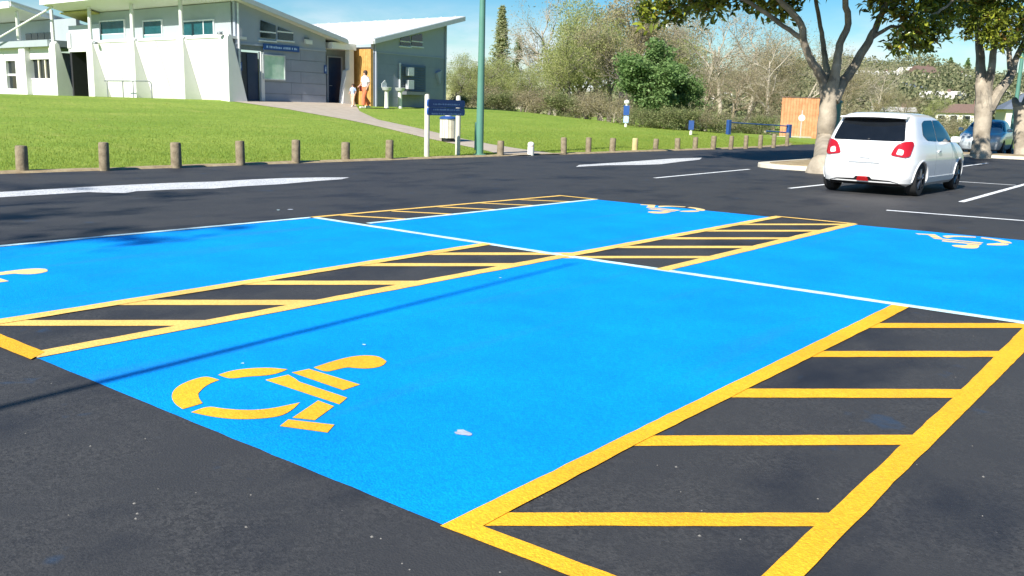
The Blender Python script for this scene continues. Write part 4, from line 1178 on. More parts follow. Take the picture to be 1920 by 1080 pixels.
def sedan():
    e = empty('sedan_car', (0, 0, 0))
    tag(e, 'silver blue car facing out, half hidden behind a pale tree trunk', 'car')
    lv = [(.18, .18, 4.32, .74, 4.5), (.25, .06, 4.46, .83, 4.5), (.40, .0, 4.52, .872, 4.8), (.55, 0, 4.53, .88, 5), (.68, .03, 4.50, .878, 5), (.78, .06, 4.42, .868, 5),
          (.86, .09, 4.20, .852, 5.2), (.93, .14, 3.75, .835, 5.4), (.98, .22, 3.36, .81, 5.6), (1.06, .36, 3.16, .765, 5.8), (1.18, .52, 2.92, .71, 6), (1.32, .72, 2.60, .645, 6),
          (1.41, .95, 2.36, .585, 5.5), (1.455, 1.15, 2.15, .51, 5), (1.48, 1.4, 1.95, .36, 4)]
    me, bvh = car_shell(lv, 'body', (.82, 3.55), .345, 1.2, M['carsilver'])
    link('body', me, None, e)
    fr = ((0, 0, 0), (1, 0, 0), (0, 0, 1)); D = (0, -1, 0)
    patch(bvh, rounded([(-.74, 1.0), (.74, 1.0), (.57, 1.375), (-.57, 1.375)], .06), fr, D, .006, .008, 'windscreen', M['carscreen'], e)
    patch(bvh, rounded([(-.50, .60), (.50, .60), (.56, .70), (-.56, .70)], .03), fr, D, .008, .01, 'grille', M['greymetal'], e)
    patch(bvh, rounded([(-.62, .30), (.62, .30), (.52, .42), (-.52, .42)], .03), fr, D, .008, .01, 'lower_grille', M['greymetal'], e)
    patch(bvh, [(-.19, .46), (.19, .46), (.19, .57), (-.19, .57)], fr, D, .012, .01, 'number_plate', M['plate'], e)
    patch(bvh, rounded([(-.70, .725), (.70, .725), (.72, .775), (-.72, .775)], .02), fr, D, .010, .012, 'bonnet_trim', M['plate'], e)
    for s in (-1, 1):
        d_ = Vector((-s*.45, -.89, 0)); uu = (s*.89, -.45, 0)
        patch(bvh, rounded([(.18, .66), (.44, .70), (.47, .79), (.22, .77)], .03), ((s*.45, 4.5, 0), uu, (0, 0, 1)), d_, .012, .014, 'headlight', M['lampclear'], e, div=.03)
        f2 = ((0, 0, 0), (0, 1, 0), (0, 0, 1)); dd = (-s, 0, 0)
        patch(bvh, rounded([(.85, 1.08), (1.0, 1.01), (2.02, .99), (2.02, 1.37), (1.35, 1.36)], .05), f2, dd, .006, .008, 'rear_side_window', M['carglass'], e)
        patch(bvh, rounded([(2.06, .99), (3.1, .985), (2.50, 1.36), (2.06, 1.375)], .05), f2, dd, .006, .008, 'front_side_window', M['carglass'], e)
        for yy in (1.0, 2.04, 3.05): patch(bvh, [(yy, .32), (yy+.008, .32), (yy+.008, .98), (yy, .98)], f2, dd, .001, .002, 'door_seam', M['greymetal'], e)
        mo = MB().lathe([(.01, -.075), (.09, -.06), (.105, 0), (.09, .06), (.01, .075)], n=12).build('door_mirror', M['carsilver'], e, smooth=True); mo.location = (s*.95, 2.95, 1.04); mo.scale = (1.05, .7, 1)
        for yy in (.82, 3.55): wheel(e, s*.775, yy, .315, .20, s)
    MB().box(-.64, .64, .9, 3.6, .17, .30).build('underbody', M['black'], e)
    for yy in (.82, 3.55): MB().box(-.66, .66, yy - .345, yy + .345, .30, .68).build('wheel_well', M['black'], e)
    return e
car2 = sedan()
p = on_z(1829, 293, 0)
car2.rotation_euler.z = math.pi + .06
car2.location = (p.x - .55, 35.0 + 4.53, .0)

# ------------------------------------------------------------------ kerbed islands
def island(name, poly, label_in, soil=True):
    mb = MB(); mb.prism([(x, y, -.02) for x, y in poly], (0, 0, .13)); o = tag(mb.build(name, M['kerb'], bevel=.02), kind='structure')
    c = np.mean(poly, 0)
    inn = [(c[0] + (x-c[0])*f, c[1] + (y-c[1])*f2) for (x, y), f, f2 in ((p, .80, .9) for p in poly)]
    mb = MB(); mb.prism([(x, y, .06) for x, y in inn], (0, 0, .065)); mb.build('soil_bed', M['dirt'], o)
    return o
def capsule(x0, x1, y0, y1, r):
    out = []
    for cx, cy, a0 in ((x1-r, y0+r, -90), (x1-r, y1-r, 0), (x0+r, y1-r, 90), (x0+r, y0+r, 180)):
        for a in range(0, 91, 15): out.append((cx + r*math.cos(R_(a0+a)), cy + r*math.sin(R_(a0+a))))
    return out
island('kerb_island', capsule(-1.75, .95, 16.1, 21.6, 1.1), '')
island('kerb_island', capsule(-1.6, 8.5, 32.4, 34.75, 1.0), '')

# ------------------------------------------------------------------ trees
def quads(cent, size, aspect, nrm_bias=None, rs=rng, droop=0.0):
    """leaf-sized quads at cent (n,3), random orientation"""
    n = len(cent)
    d = rs.normal(size=(n, 3)); d[:, 2] -= droop; d /= np.linalg.norm(d, axis=1)[:, None]
    e = rs.normal(size=(n, 3)); e -= (e * d).sum(1)[:, None] * d; e /= np.linalg.norm(e, axis=1)[:, None]
    s = size * rs.uniform(.65, 1.35, n)[:, None]
    a = d * s * .5; b = e * s * aspect * .5
    V = np.stack([cent - a, cent + b, cent + a, cent - b], 1).reshape(-1, 3)
    return V, np.arange(4 * n).reshape(n, 4)
def fold_leaves(cent, size, aspect, rs=rng):
    """two-winged leaves, longer and stiffer (magnolia)"""
    n = len(cent)
    d = rs.normal(size=(n, 3)); d[:, 2] *= .75; d /= np.linalg.norm(d, axis=1)[:, None]
    up = np.tile([0, 0, 1.0], (n, 1)) + rs.normal(scale=.55, size=(n, 3))
    e = np.cross(d, up); e /= np.linalg.norm(e, axis=1)[:, None] + 1e-9
    nn = np.cross(e, d)
    s = size * rs.uniform(.7, 1.3, n)[:, None]
    base = cent; tip = cent + d * s - nn * s * .12; mid = cent + d * s * .5
    l = mid + e * s * aspect * .5 + nn * s * .09; r = mid - e * s * aspect * .5 + nn * s * .09
    V = np.stack([base, l, tip, mid + d * 0, r], 1).reshape(-1, 3)
    i = np.arange(n) * 5
    F1 = np.stack([i, i + 3, i + 2, i + 1], 1); F2 = np.stack([i, i + 4, i + 2, i + 3], 1)
    return V, np.concatenate([F1, F2])
def prism_segments(A, B, ra, rb, k=3):
    """thin k-sided tapered sticks from A to B (n,3)"""
    n = len(A); d = B - A; d /= np.linalg.norm(d, axis=1)[:, None] + 1e-9
    ref = np.where(np.abs(d[:, 2:3]) > .9, np.array([[1.0, 0, 0]]), np.array([[0, 0, 1.0]]))
    u = np.cross(d, ref); u /= np.linalg.norm(u, axis=1)[:, None]; v = np.cross(d, u)
    ring = []
    for P, r in ((A, ra), (B, rb)):
        for j in range(k):
            t = 2*np.pi*j/k; ring.append(P + (u*np.cos(t) + v*np.sin(t)) * r[:, None])
    V = np.stack(ring, 1).reshape(-1, 3); b = np.arange(n)[:, None] * (2*k)
    Fs = []
    for j in range(k):
        j2 = (j+1) % k; Fs.append(np.concatenate([b + j, b + j2, b + k + j2, b + k + j], 1))
    return V, np.concatenate(Fs)
def grow(h, spread, levels, kids, ratio, ang, up, trunk_r, rs, wig=.18, first=.28, straight=False):
    """recursive branching; returns per-level arrays A,B,ra,rb and tip points"""
    segs = [[] for _ in range(levels)]; tips = []
    def br(p, d, L, r, lv):
        n = 4 if lv < 2 else 3
        pts = [p]; dirs = [d]
        for k in range(n):
            d = (d + Vector(rs.normal(scale=(.02 if straight and lv == 0 else wig), size=3)) + Vector((0, 0, up * (1 if lv else .0)))).normalized()
            q = pts[-1] + d * (L / n)
            segs[lv].append((pts[-1][:], q[:], r * (1 - .7*k/n), r * (1 - .7*(k+1)/n))); pts.append(q); dirs.append(d)
        if lv + 1 >= levels:
            tips.append(pts[-1][:]); tips.append(pts[-2][:]); return
        for k in range(kids[lv]):
            t = first + (1 - first) * (k + rs.uniform(.1, .9)) / kids[lv] if lv == 0 else rs.uniform(.25, 1)
            i = min(n - 1, int(t * n)); q = pts[i].lerp(pts[i+1], t*n - i)
            ax = Vector(rs.normal(size=3)); ax = (ax - dirs[i]*ax.dot(dirs[i])).normalized()
            nd = (dirs[i] * math.cos(ang) + ax * math.sin(ang)); nd.x *= spread; nd.y *= spread; nd.normalize()
            br(q, nd, L * ratio * rs.uniform(.7, 1.2) * ((1.35 - 1.33*t if straight else 1.1 - .35*t) if lv == 0 else 1), max(.004, r * .55 * (1 - .5*t)), lv + 1)
        tips.append(pts[-1][:])
    br(Vector((0, 0, 0)), Vector((0, 0, 1)), h, trunk_r, 0)
    return segs, np.array(tips)
def tree_proto(name, h, spread, levels, kids, ratio, ang, up, trunk_r, bark, twig, leaf, leaf_n, leaf_size, leaf_spread, seed, aspect=.5, droop=0, first=.28, twig_r=1.0, fill=None, straight=False):
    rs = np.random.default_rng(seed)
    segs, tips = grow(h, spread, levels, kids, ratio, ang, up, trunk_r, rs, first=first, straight=straight)
    e = empty(name)
    def pack(sl, k, mul=1.0):
        A = np.array([s[0] for s in sl]); B = np.array([s[1] for s in sl]); ra = np.array([s[2] for s in sl])*mul; rb = np.array([s[3] for s in sl])*mul
        return prism_segments(A, B, ra, rb, k)
    V, F_ = pack(segs[0], 8); link('trunk', np_mesh('trunk', V, F_), bark, e, smooth=True)
    V, F_ = pack(segs[1] + segs[2], 5); link('limbs', np_mesh('limbs', V, F_), bark, e, smooth=True)
    if levels > 3:
        V, F_ = pack(sum(segs[3:], []), 3, twig_r); link('twigs', np_mesh('twigs', V, F_), twig, e)
    if leaf_n:
        idx = rs.integers(0, len(tips), leaf_n)
        c = tips[idx] + rs.normal(scale=leaf_spread, size=(leaf_n, 3)) * np.array([1, 1, .8])
        if fill is not None:
            for _ in range(26):                       # uneven lobes
                n2 = fill[3] // 26; q = rs.normal(size=(n2, 3)); q /= np.linalg.norm(q, axis=1)[:, None]; q *= rs.uniform(.4, 1, n2)[:, None]
                a_, zz_ = rs.uniform(0, 6.28), rs.uniform(-1, 1.05); rr_ = fill[0] * math.sqrt(max(.02, 1.08 - zz_*zz_)) * rs.uniform(.3, .95)
                c = np.concatenate([c, q * rs.uniform(.45, .95) + np.array([rr_*math.cos(a_), rr_*math.sin(a_), fill[2] + zz_*fill[1]])])
        c[:, 2] = np.maximum(c[:, 2], .15)
        V, F_ = quads(c, leaf_size, aspect, rs=rs, droop=droop); link('crown', np_mesh('crown', V, F_), leaf, e)
    return e
PROTO = {}
PROTO['willow'] = tree_proto('willow_tree', 6.2, 1.2, 5, (8, 6, 5, 3), .55, .75, .05, .24, M['darkbark'], M['twig'], M['willow'], 10000, .17, .30, 1, .35, .5)
PROTO['willow2'] = tree_proto('willow_tree', 6.6, 1.0, 5, (9, 6, 5, 3), .52, .65, .08, .22, M['darkbark'], M['twig'], M['willow'], 7500, .17, .32, 2, .35, .5)
PROTO['tan'] = tree_proto('budding_tree', 7.0, .9, 5, (9, 7, 5, 3), .50, .6, .10, .20, M['darkbark'], M['twig'], M['willowb'], 7000, .17, .26, 3, .4)
PROTO['bare'] = tree_proto('bare_tree', 6.5, 1.15, 5, (8, 7, 6, 3), .55, .7, .06, .20, M['twig'], M['twig'], M['willowb'], 1500, .13, .3, 4, .4, twig_r=1.2)
PROTO['bare2'] = tree_proto('bare_tree', 6.0, 1.3, 5, (9, 7, 6, 3), .55, .8, .05, .18, M['twigbrown'], M['twigbrown'], M['willowb'], 2500, .14, .3, 5, .4, twig_r=1.2)
PROTO['poplar'] = tree_proto('poplar_tree', 10, .6, 4, (40, 6, 4), .15, .8, .12, .18, M['darkbark'], M['twig'], M['poplar'], 9000, .22, .22, 6, .5, first=.08, straight=True)
PROTO['conifer'] = tree_proto('conifer_tree', 10, 1.0, 4, (40, 6, 4), .20, 1.2, .0, .18, M['darkbark'], M['twigbrown'], M['deepgreen'], 7000, .25, .22, 8, .3, first=.1, straight=True)
PROTO['green'] = tree_proto('evergreen_tree', 5.0, 1.2, 4, (10, 7, 5), .5, .8, .05, .2, M['darkbark'], M['twigbrown'], M['deepgreen'], 9000, .24, .32, 9, .55, fill=(2.0, 3.0, 3.9, 9000))
PROTO['shrub'] = tree_proto('shrub', 1.6, 1.4, 4, (9, 6, 5), .8, .9, .03, .06, M['twigbrown'], M['twigbrown'], M['shrubg'], 4500, .16, .22, 10, .5, first=.02)
PROTO['dryshrub'] = tree_proto('dry_shrub', 1.7, 1.3, 4, (10, 7, 6), .8, .8, .04, .05, M['twig'], M['twig'], M['shrubb'], 3200, .13, .24, 12, .5, first=.02)
# slim pointed poplar: short upswept twigs all the way up a straight stem
for ch in list(PROTO['poplar'].children): bpy.data.objects.remove(ch)
rp_ = np.random.default_rng(77); e = PROTO['poplar']
MB().tube([(0, 0, -.2), (0, 0, 5), (0, 0, 9.6)], [.2, .12, .02], 8).build('trunk', M['darkbark'], e, smooth=True)
k_ = 520; z_ = rp_.uniform(.05, .99, k_) ** 1.15; r_ = 1.0 * np.clip(1.02 - z_, .01, 1) ** 1.0 * rp_.uniform(.55, 1.1, k_); t_ = rp_.uniform(0, 6.283, k_)
A_ = np.stack([0*z_, 0*z_, np.maximum(.2, z_*10 - r_*.9)], 1); B_ = np.stack([r_*np.cos(t_), r_*np.sin(t_), z_*10], 1)
V, F_ = prism_segments(A_, B_, np.full(k_, .014), np.full(k_, .005), 3); link('twigs', np_mesh('twigs', V, F_), M['twig'], e)
c_ = np.concatenate([A_ * (1-u) + B_ * u + rp_.normal(size=(k_, 3)) * np.array([.05, .05, .14]) for u in np.linspace(.15, 1.02, 26)])
V, F_ = quads(c_, .115, .7, rs=rp_); link('crown', np_mesh('crown', V, F_), M['poplar'], e)
PH = {}
for k, e in PROTO.items():
    zmax = max(v.co.z for ch in e.children for v in ch.data.vertices); PH[k] = zmax
USED = {}
LAB = dict(willow=('broad yellow green willow in fresh leaf behind the lawn', 'tree', 'willows behind the lawn'), willow2=('tall loose willow with brown twigs behind the lawn', 'tree', 'loose willows behind the lawn'),
           tan=('tan budding tree with fine twigs behind the lawn', 'tree', 'budding trees behind the lawn'), bare=('pale leafless tree with a haze of fine twigs', 'tree', 'pale leafless trees'),
           bare2=('brown leafless tree with spreading twigs', 'tree', 'brown leafless trees'), poplar=('slim pointed pale green poplar above the willows', 'tree', None), conifer=('small dark pointed conifer beside the poplar', 'tree', None),
           green=('dense rounded bright green tree at the edge of the lawn', 'tree', 'dense green trees'), shrub=('dark green shrub at the back of the lawn', 'shrub', 'dark green shrubs'), dryshrub=('dry tan shrub at the back of the lawn', 'shrub', 'dry tan shrubs'))
def put(kind, px, top, depth, base=None, wide=1.0, label=None):
    b = at(px, 240, depth); z = Hf(b.x, b.y) if b.x < -8.7 else 0
    d = ray(px, top); t = depth; zt_ = CAM.z + d.z * t
    s = max(.15, (zt_ - z) / PH[kind])
    src = PROTO[kind]
    o = copy_tree(src) if USED.get(kind) else src
    USED[kind] = USED.get(kind, 0) + 1
    o.location = (b.x, b.y, z - .05); o.scale = (s * wide, s * wide, s); o.rotation_euler.z = random.uniform(0, 6.28)
    l, c, g = LAB[kind]
    tag(o, label or l, c, None if label else g)
    return o
# behind the pavilion and the lawn, left to right
put('willow', 862, 92, 62, wide=1.0); put('willow', 893, 100, 74, wide=1.0); put('poplar', 936, 12, 96, wide=2.3); put('willow', 852, 118, 58, wide=1.5); put('willow', 878, 96, 66, wide=1.5); put('willow2', 905, 104, 62, wide=1.4); put('willow', 985, 122, 62, wide=1.4); put('conifer', 962, 66, 100, wide=.8)
put('willow', 955, 98, 70); put('willow2', 925, 110, 66, wide=1.1); put('willow', 1000, 105, 68)
put('bare', 1040, -34, 92, wide=.8); put('willow', 1062, 28, 66, wide=.95); put('willow', 1100, 12, 70, wide=.9); put('tan', 1028, 60, 80)
put('tan', 1160, -22, 72, wide=.9); put('willow2', 1140, 20, 66); put('tan', 1188, 20, 64, wide=.85)
put('green', 1226, 70, 54, wide=1.2); put('green', 1268, 118, 56, wide=1.0, label='dense dark green bush beside the rounded bright green tree')
put('bare', 1290, -10, 84); put('bare', 1345, 0, 78); put('bare', 1400, 15, 82); put('bare2', 1315, 118, 58); put('bare2', 1365, 100, 62); put('bare', 1435, 40, 70); put('bare2', 1470, 95, 74); put('tan', 1385, 75, 76)
put('bare2', 1425, 130, 66); put('bare', 1500, 60, 84); put('tan', 1545, 105, 90); put('bare2', 1590, 118, 84); put('bare', 1640, 110, 96); put('bare2', 1690, 165, 80); put('tan', 1620, 150, 78); put('willow2', 1745, 175, 85)
put('tan', 1215, 10, 88); put('willow', 1255, 40, 92)
put('willow', 1080, -25, 82, wide=1.1); put('willow', 1125, -15, 76, wide=1.0); put('tan', 1180, -30, 84, wide=1.2); put('willow', 975, 118, 60, wide=1.2); put('bare', 1320, 20, 70, wide=1.2); put('bare', 1375, 10, 88, wide=1.2); put('bare2', 1450, 60, 84, wide=1.2); put('bare', 1560, 80, 100, wide=1.3); put('willow2', 1205, 60, 78, wide=1.1)
for px_, top, dp, kd in ((858, 165, 56, 'shrub'), (880, 158, 60, 'dryshrub'), (905, 150, 58, 'dryshrub'), (930, 160, 56, 'shrub'), (958, 158, 57, 'dryshrub'), (985, 160, 56, 'dryshrub'), (1010, 158, 57, 'dryshrub'), (1035, 165, 56, 'dryshrub'),
                         (1058, 160, 55, 'shrub'), (1082, 165, 56, 'dryshrub'), (1106, 168, 55, 'dryshrub'), (1130, 160, 54, 'dryshrub'), (1150, 172, 52, 'dryshrub'), (1200, 190, 50, 'shrub'), (1245, 185, 50, 'shrub'), (1275, 190, 51, 'shrub'),
                         (1300, 195, 52, 'dryshrub'), (1320, 190, 53, 'shrub'), (1345, 200, 54, 'dryshrub'), (1372, 205, 60, 'shrub'), (1398, 200, 62, 'dryshrub'), (1420, 205, 60, 'shrub'), (1445, 190, 64, 'dryshrub'), (1575, 190, 66, 'dryshrub'),
                         (1610, 185, 64, 'dryshrub'), (1650, 195, 66, 'shrub'), (1690, 198, 68, 'dryshrub'), (1730, 205, 66, 'shrub'), (1765, 205, 64, 'dryshrub'), (1795, 210, 66, 'shrub')):
    put(kd, px_, top, dp, wide=1.3)
for k, e in PROTO.items():
    if not USED.get(k):
        for ch in list(e.children): bpy.data.objects.remove(ch)
        bpy.data.objects.remove(e)

# evergreen magnolias in the kerbed islands
def magnolia(name, limbs, base, clusters, label, leaf_n, lsize, seed, extra=()):
    """limbs: list of (points, radii) in world; clusters: (centre, radius, n)"""
    rs = np.random.default_rng(seed)
    e = empty(name, base); tag(e, label, 'tree', )
    bo_ = Vector(base)
    for i, (pts, rad) in enumerate(limbs):
        P = [Vector(p) - bo_ for p in pts]
        # smooth the path
        Q = []; Rr = []
        for k in range(len(P) - 1):
            p0, p1, p2, p3 = P[max(k-1, 0)], P[k], P[k+1], P[min(k+2, len(P)-1)]
            for t in (0, .25, .5, .75):
                q = 0.5*((2*p1) + (p2-p0)*t + (2*p0-5*p1+4*p2-p3)*t*t + (3*p1-p0-3*p2+p3)*t**3)
                Q.append(q + Vector(rs.normal(scale=.012, size=3))); Rr.append((rad[k]*(1-t) + rad[k+1]*t) * rs.uniform(.985, 1.015))
        Q.append(P[-1]); Rr.append(rad[-1])
        MB().tube(Q, Rr, 12 if i == 0 else 8).build('trunk' if i == 0 else 'limb', M['bark'] if i == 0 else M['shadelimb'], e, smooth=True)
    C = []; tw = []
    for c, r, n in clusters:
        c = np.array(Vector(c) - bo_)
        # rosettes: leaves gathered round twig ends
        m_ = max(3, n // 9); ends = c + rs.normal(size=(m_, 3)) * np.array([r, r, r*.7]) * .62
        tw.append((np.repeat(c[None], m_, 0) * .6 + ends * .4, ends))
        for en in ends:
            C.append(en + rs.normal(scale=.09, size=(9, 3)))
    C = np.concatenate(C); 
    V, F_ = fold_leaves(C, lsize, .42, rs); link('crown', np_mesh('crown', V, F_), M['magleaf'], e)
    nb = len(C) // 22; V, F_ = fold_leaves(C[rs.integers(0, len(C), nb)] + rs.normal(scale=.1, size=(nb, 3)), lsize, .42, rs); link('old_leaves', np_mesh('old_leaves', V, F_), M['magold'], e)
    A = np.concatenate([t[0] for t in tw]); B = np.concatenate([t[1] for t in tw])
    V, F_ = prism_segments(A, B, np.full(len(A), .016), np.full(len(A), .007), 3); link('twigs', np_mesh('twigs', V, F_), M['darkbark'], e)
    return e
D1 = 25.3
base1 = on_z(1541, 317, .10)
def a1(px, py, dd=0): return at(px, py, D1 + dd)
limbs1 = [([base1 - Vector((0, 0, .1)), base1 + Vector((.05, .05, .12)), a1(1547, 270), a1(1551, 225), a1(1555, 180), a1(1566, 138, -.2), a1(1572, 95, -.3)], [.42, .33, .26, .25, .22, .13, .09]),
          ([a1(1553, 190), a1(1543, 150), a1(1526, 120, -.2), a1(1509, 85, -.4), a1(1501, 45, -.6), a1(1470, 8, -.8), a1(1420, -40, -1)], [.20, .15, .12, .105, .10, .085, .06]),
          ([a1(1507, 75, -.4), a1(1470, 48, -.5), a1(1430, 20, -.6), a1(1380, -8, -.6), a1(1300, -40, -.5)], [.075, .06, .055, .05, .03]),
          ([a1(1556, 180), a1(1552, 140, .3), a1(1545, 95, .5), a1(1538, 50, .6), a1(1530, -5, .7), a1(1525, -80, .8)], [.15, .10, .075, .06, .055, .03]),
          ([a1(1556, 185), a1(1566, 135, -.2), a1(1572, 95, -.3), a1(1590, 45, -.3), a1(1586, 0, -.4), a1(1600, -70, -.5)], [.17, .13, .11, .095, .085, .05]),
          ([a1(1560, 190), a1(1585, 150), a1(1609, 112), a1(1634, 68, .1), a1(1646, 40, .2), a1(1662, 8, .3), a1(1690, -40, .4)], [.18, .14, .125, .10, .085, .08, .05]),
          ([a1(1632, 72, .1), a1(1662, 53), a1(1700, 48, -.1), a1(1735, 36, -.2), a1(1765, 18, -.3), a1(1800, -10, -.4)], [.065, .05, .045, .045, .04, .02]),
          ([a1(1505, 80, -.4), a1(1490, 62, -.2), a1(1470, 50, 0)], [.05, .03, .015])]
cl1 = []
for (px_, py_, dd, r, n) in ((1215, 20, -.6, .30, 150), (1222, 45, -.7, .18, 50), (1255, 15, .3, .35, 170), (1270, 38, .5, .22, 80), (1300, 12, -.4, .32, 160), (1330, 18, .4, .28, 130), (1345, 2, -.2, .3, 120), (1400, -2, .5, .34, 150),
                          (1440, 14, .2, .26, 120), (1470, 22, .5, .24, 100), (1455, -6, -.2, .3, 140), (1500, -10, .4, .3, 120), (1650, -2, .3, .34, 160), (1690, 10, -.3, .36, 220), (1715, 35, -.5, .34, 220), (1740, 12, .1, .36, 220), (1755, 52, -.4, .28, 170),
                          (1705, 65, -.6, .30, 190), (1680, 80, -.7, .20, 70), (1735, 78, -.2, .26, 140), (1770, 25, .4, .30, 160), (1780, -5, .2, .35, 180)):
    cl1.append((a1(px_, py_, dd), r, n))
rs_ = np.random.default_rng(5)
for k in range(520):                              # the crown above the picture, which shades the aisle
    px_, py_ = rs_.uniform(1180, 1820), rs_.uniform(-330, -20); dd = rs_.uniform(-4.2, 2.4)
    if ((px_ - 1500)/340)**2 + ((py_ + 150)/200)**2 + ((dd + .9)/3.4)**2 > 1 or py_ > -20 - 26*max(0, -dd - 1): continue
    cl1.append((a1(px_, py_, dd), .42, 110))
magnolia('magnolia_tree', limbs1, tuple(base1), cl1, 'forked magnolia with pale trunk standing left of the white hatchback', 0, .24, 21)
D2 = 37.2
base2 = on_z(1838, 292, .10)
base2 = Vector((base2.x, base2.y, .1)); D2 = (base2 - CAM).dot(FWD)
def a2(px, py, dd=0): return at(px, py, D2 + dd)
limbs2 = [([base2 - Vector((0, 0, .1)), base2 + Vector((0, 0, .15)), a2(1840, 260), a2(1842, 225), a2(1845, 200), a2(1842, 172), a2(1840, 140, .2)], [.40, .36, .30, .31, .32, .24, .17]),
          ([a2(1846, 208), a2(1842, 175), a2(1840, 140, .2), a2(1837, 100, .3), a2(1834, 60, .4), a2(1825, 0, .5)], [.34, .27, .20, .16, .13, .08]),
          ([a2(1844, 200), a2(1852, 165), a2(1860, 125, -.3), a2(1864, 80, -.4), a2(1870, 20, -.4)], [.22, .18, .14, .12, .08]),
          ([a2(1852, 208), a2(1872, 175), a2(1896, 140, .3), a2(1906, 110, .4), a2(1925, 70, .6)], [.24, .20, .16, .12, .09]),
          ([a2(1896, 142, .3), a2(1892, 105, .5), a2(1890, 60, .6)], [.12, .10, .07])]
cl2 = []
for (px_, py_, dd, r, n) in ((1810, 62, -.8, .22, 60), (1812, 20, -.5, .5, 220), (1835, 45, -1.2, .5, 330), (1850, 68, -1.4, .38, 260), (1868, 40, -1.2, .5, 330), (1880, 75, -1.2, .35, 220), (1900, 20, -.8, .6, 330), (1910, 62, .2, .5, 220), (1860, 10, -.2, .6, 330), (1795, 0, .4, .5, 220), (1920, 45, -.3, .6, 260), (1835, 5, .5, .6, 280), (1788, 42, .6, .3, 100), (1925, 90, .5, .4, 130)):
    cl2.append((a2(px_, py_, dd), r, n))
for k in range(230):
    px_, py_ = rs_.uniform(1760, 2080), rs_.uniform(-250, -5); dd = rs_.uniform(-4, 2.5)
    if py_ > -5 - 20*max(0, -dd - .8): continue
    cl2.append((a2(px_, py_, dd), .5, 100))
magnolia('magnolia_tree', limbs2, tuple(base2), cl2, 'magnolia with thick pale trunk in front of the silver blue car', 0, .24, 22)
base3 = on_z(1916, 291, .10); D3 = (base3 - CAM).dot(FWD) + 1.0
def a3(px, py, dd=0): return at(px, py, D3 + dd)
b3 = Vector((a3(1918, 289).x, a3(1918, 289).y, .1))
magnolia('magnolia_tree', [([b3 - Vector((0, 0, .1)), a3(1916, 270), a3(1917, 235), a3(1920, 200)], [.36, .30, .33, .42]), ([a3(1919, 212), a3(1908, 198), a3(1902, 185, .2)], [.2, .17, .10]), ([a3(1922, 205), a3(1950, 130, .3), a3(1985, 40, .5)], [.25, .2, .1])],
         tuple(b3), [(a3(1990 + 30*math.cos(k), -20 + 50*math.sin(k*1.7), math.sin(k*2.3)), .6, 160) for k in range(14)], 'magnolia trunk beside the silver blue car, its crown out of view', 0, .24, 23)
# an unseen neighbour whose shade falls over the near left of the bays
T4 = Vector((-1.9, -21.5, 0))
magnolia('magnolia_tree', [([T4, T4 + Vector((.1, 0, 3.5)), T4 + Vector((.0, .1, 7.0))], [.4, .32, .26])] + [([T4 + Vector((0, .1, 6.6)), T4 + Vector((math.cos(a)*1.6, math.sin(a)*1.6, 9.6)), T4 + Vector((math.cos(a)*3.0, math.sin(a)*3.0, 13.2))], [.18, .12, .05]) for a in (.3, 1.6, 2.9, 4.2, 5.4)],
         tuple(T4), [(T4 + Vector((rs_.normal()*1.7, rs_.normal()*2.0, 13.2 + rs_.normal()*1.2)), .6, 80) for k in range(24)], 'tall magnolia at the open left end of the blue bays, shading the road', 0, .24, 24)

# ------------------------------------------------------------------ orange timber fence and round sign
pf0, pf1 = at(1461, 259, 56), at(1541, 260, 56.3)
fz0 = 0.0
fen = empty('timber_fence', (pf0.x, pf0.y, fz0)); tag(fen, 'tall orange timber fence of upright boards beyond the kerb', 'fence')
dv = pf1 - pf0; dv.z = 0; Lf = dv.length; fen.rotation_euler.z = math.atan2(dv.y, dv.x)
hf = CAM.z + ray(1463, 183).z * 56
nb_ = 15
bme = None
for k in range(nb_):
    w = Lf / nb_
    o = MB().box(w*k + .012, w*(k+1) - .012, random.uniform(-.008, .008), .035, -.05, hf + random.uniform(-.02, .02)).build('board', M['redwood'], fen)
for z in (.35, hf - .3): MB().box(0, Lf, .036, .09, z - .05, z + .05).build('rail', M['redwood'], fen)
MB().box(-.05, Lf + .05, -.03, .1, hf + .021, hf + .07).build('capping', M['roof_b'], fen)
p = at(1500, 259, 54)
rsn = empty('round_sign', (p.x, p.y, 0)); tag(rsn, 'round white sign on a thin post before the orange fence', 'sign')
MB().tube([(0, 0, -.1), (0, 0, 1.75)], .03, 8).build('post', M['lightmetal'], rsn, smooth=True)
zz = CAM.z + ray(1500, 221).z * 54
v = (CAM - Vector((p.x, p.y, CAM.z))); v.z = 0; v.normalize()
MB().tube([v * .035 + Vector((0, 0, zz)), v * .055 + Vector((0, 0, zz))], .19, 20).build('disc', M['signwhite'], rsn)
# pale kerb beyond the lawn
q0, q1 = at(1398, 262, 54), at(1560, 263, 57)
kd = (q1 - q0); kd.z = 0; kd.normalize(); kn = Vector((-kd.y, kd.x, 0))
zk = 0.0
mb = MB(); mb.prism([Vector((q0.x, q0.y, -.1)), Vector((q1.x, q1.y, -.1)), Vector((q1.x, q1.y, -.1)) + kn*.5, Vector((q0.x, q0.y, -.1)) + kn*.5], (0, 0, .27))
tag(mb.build('kerb', M['kerb'], bevel=.02), kind='structure')
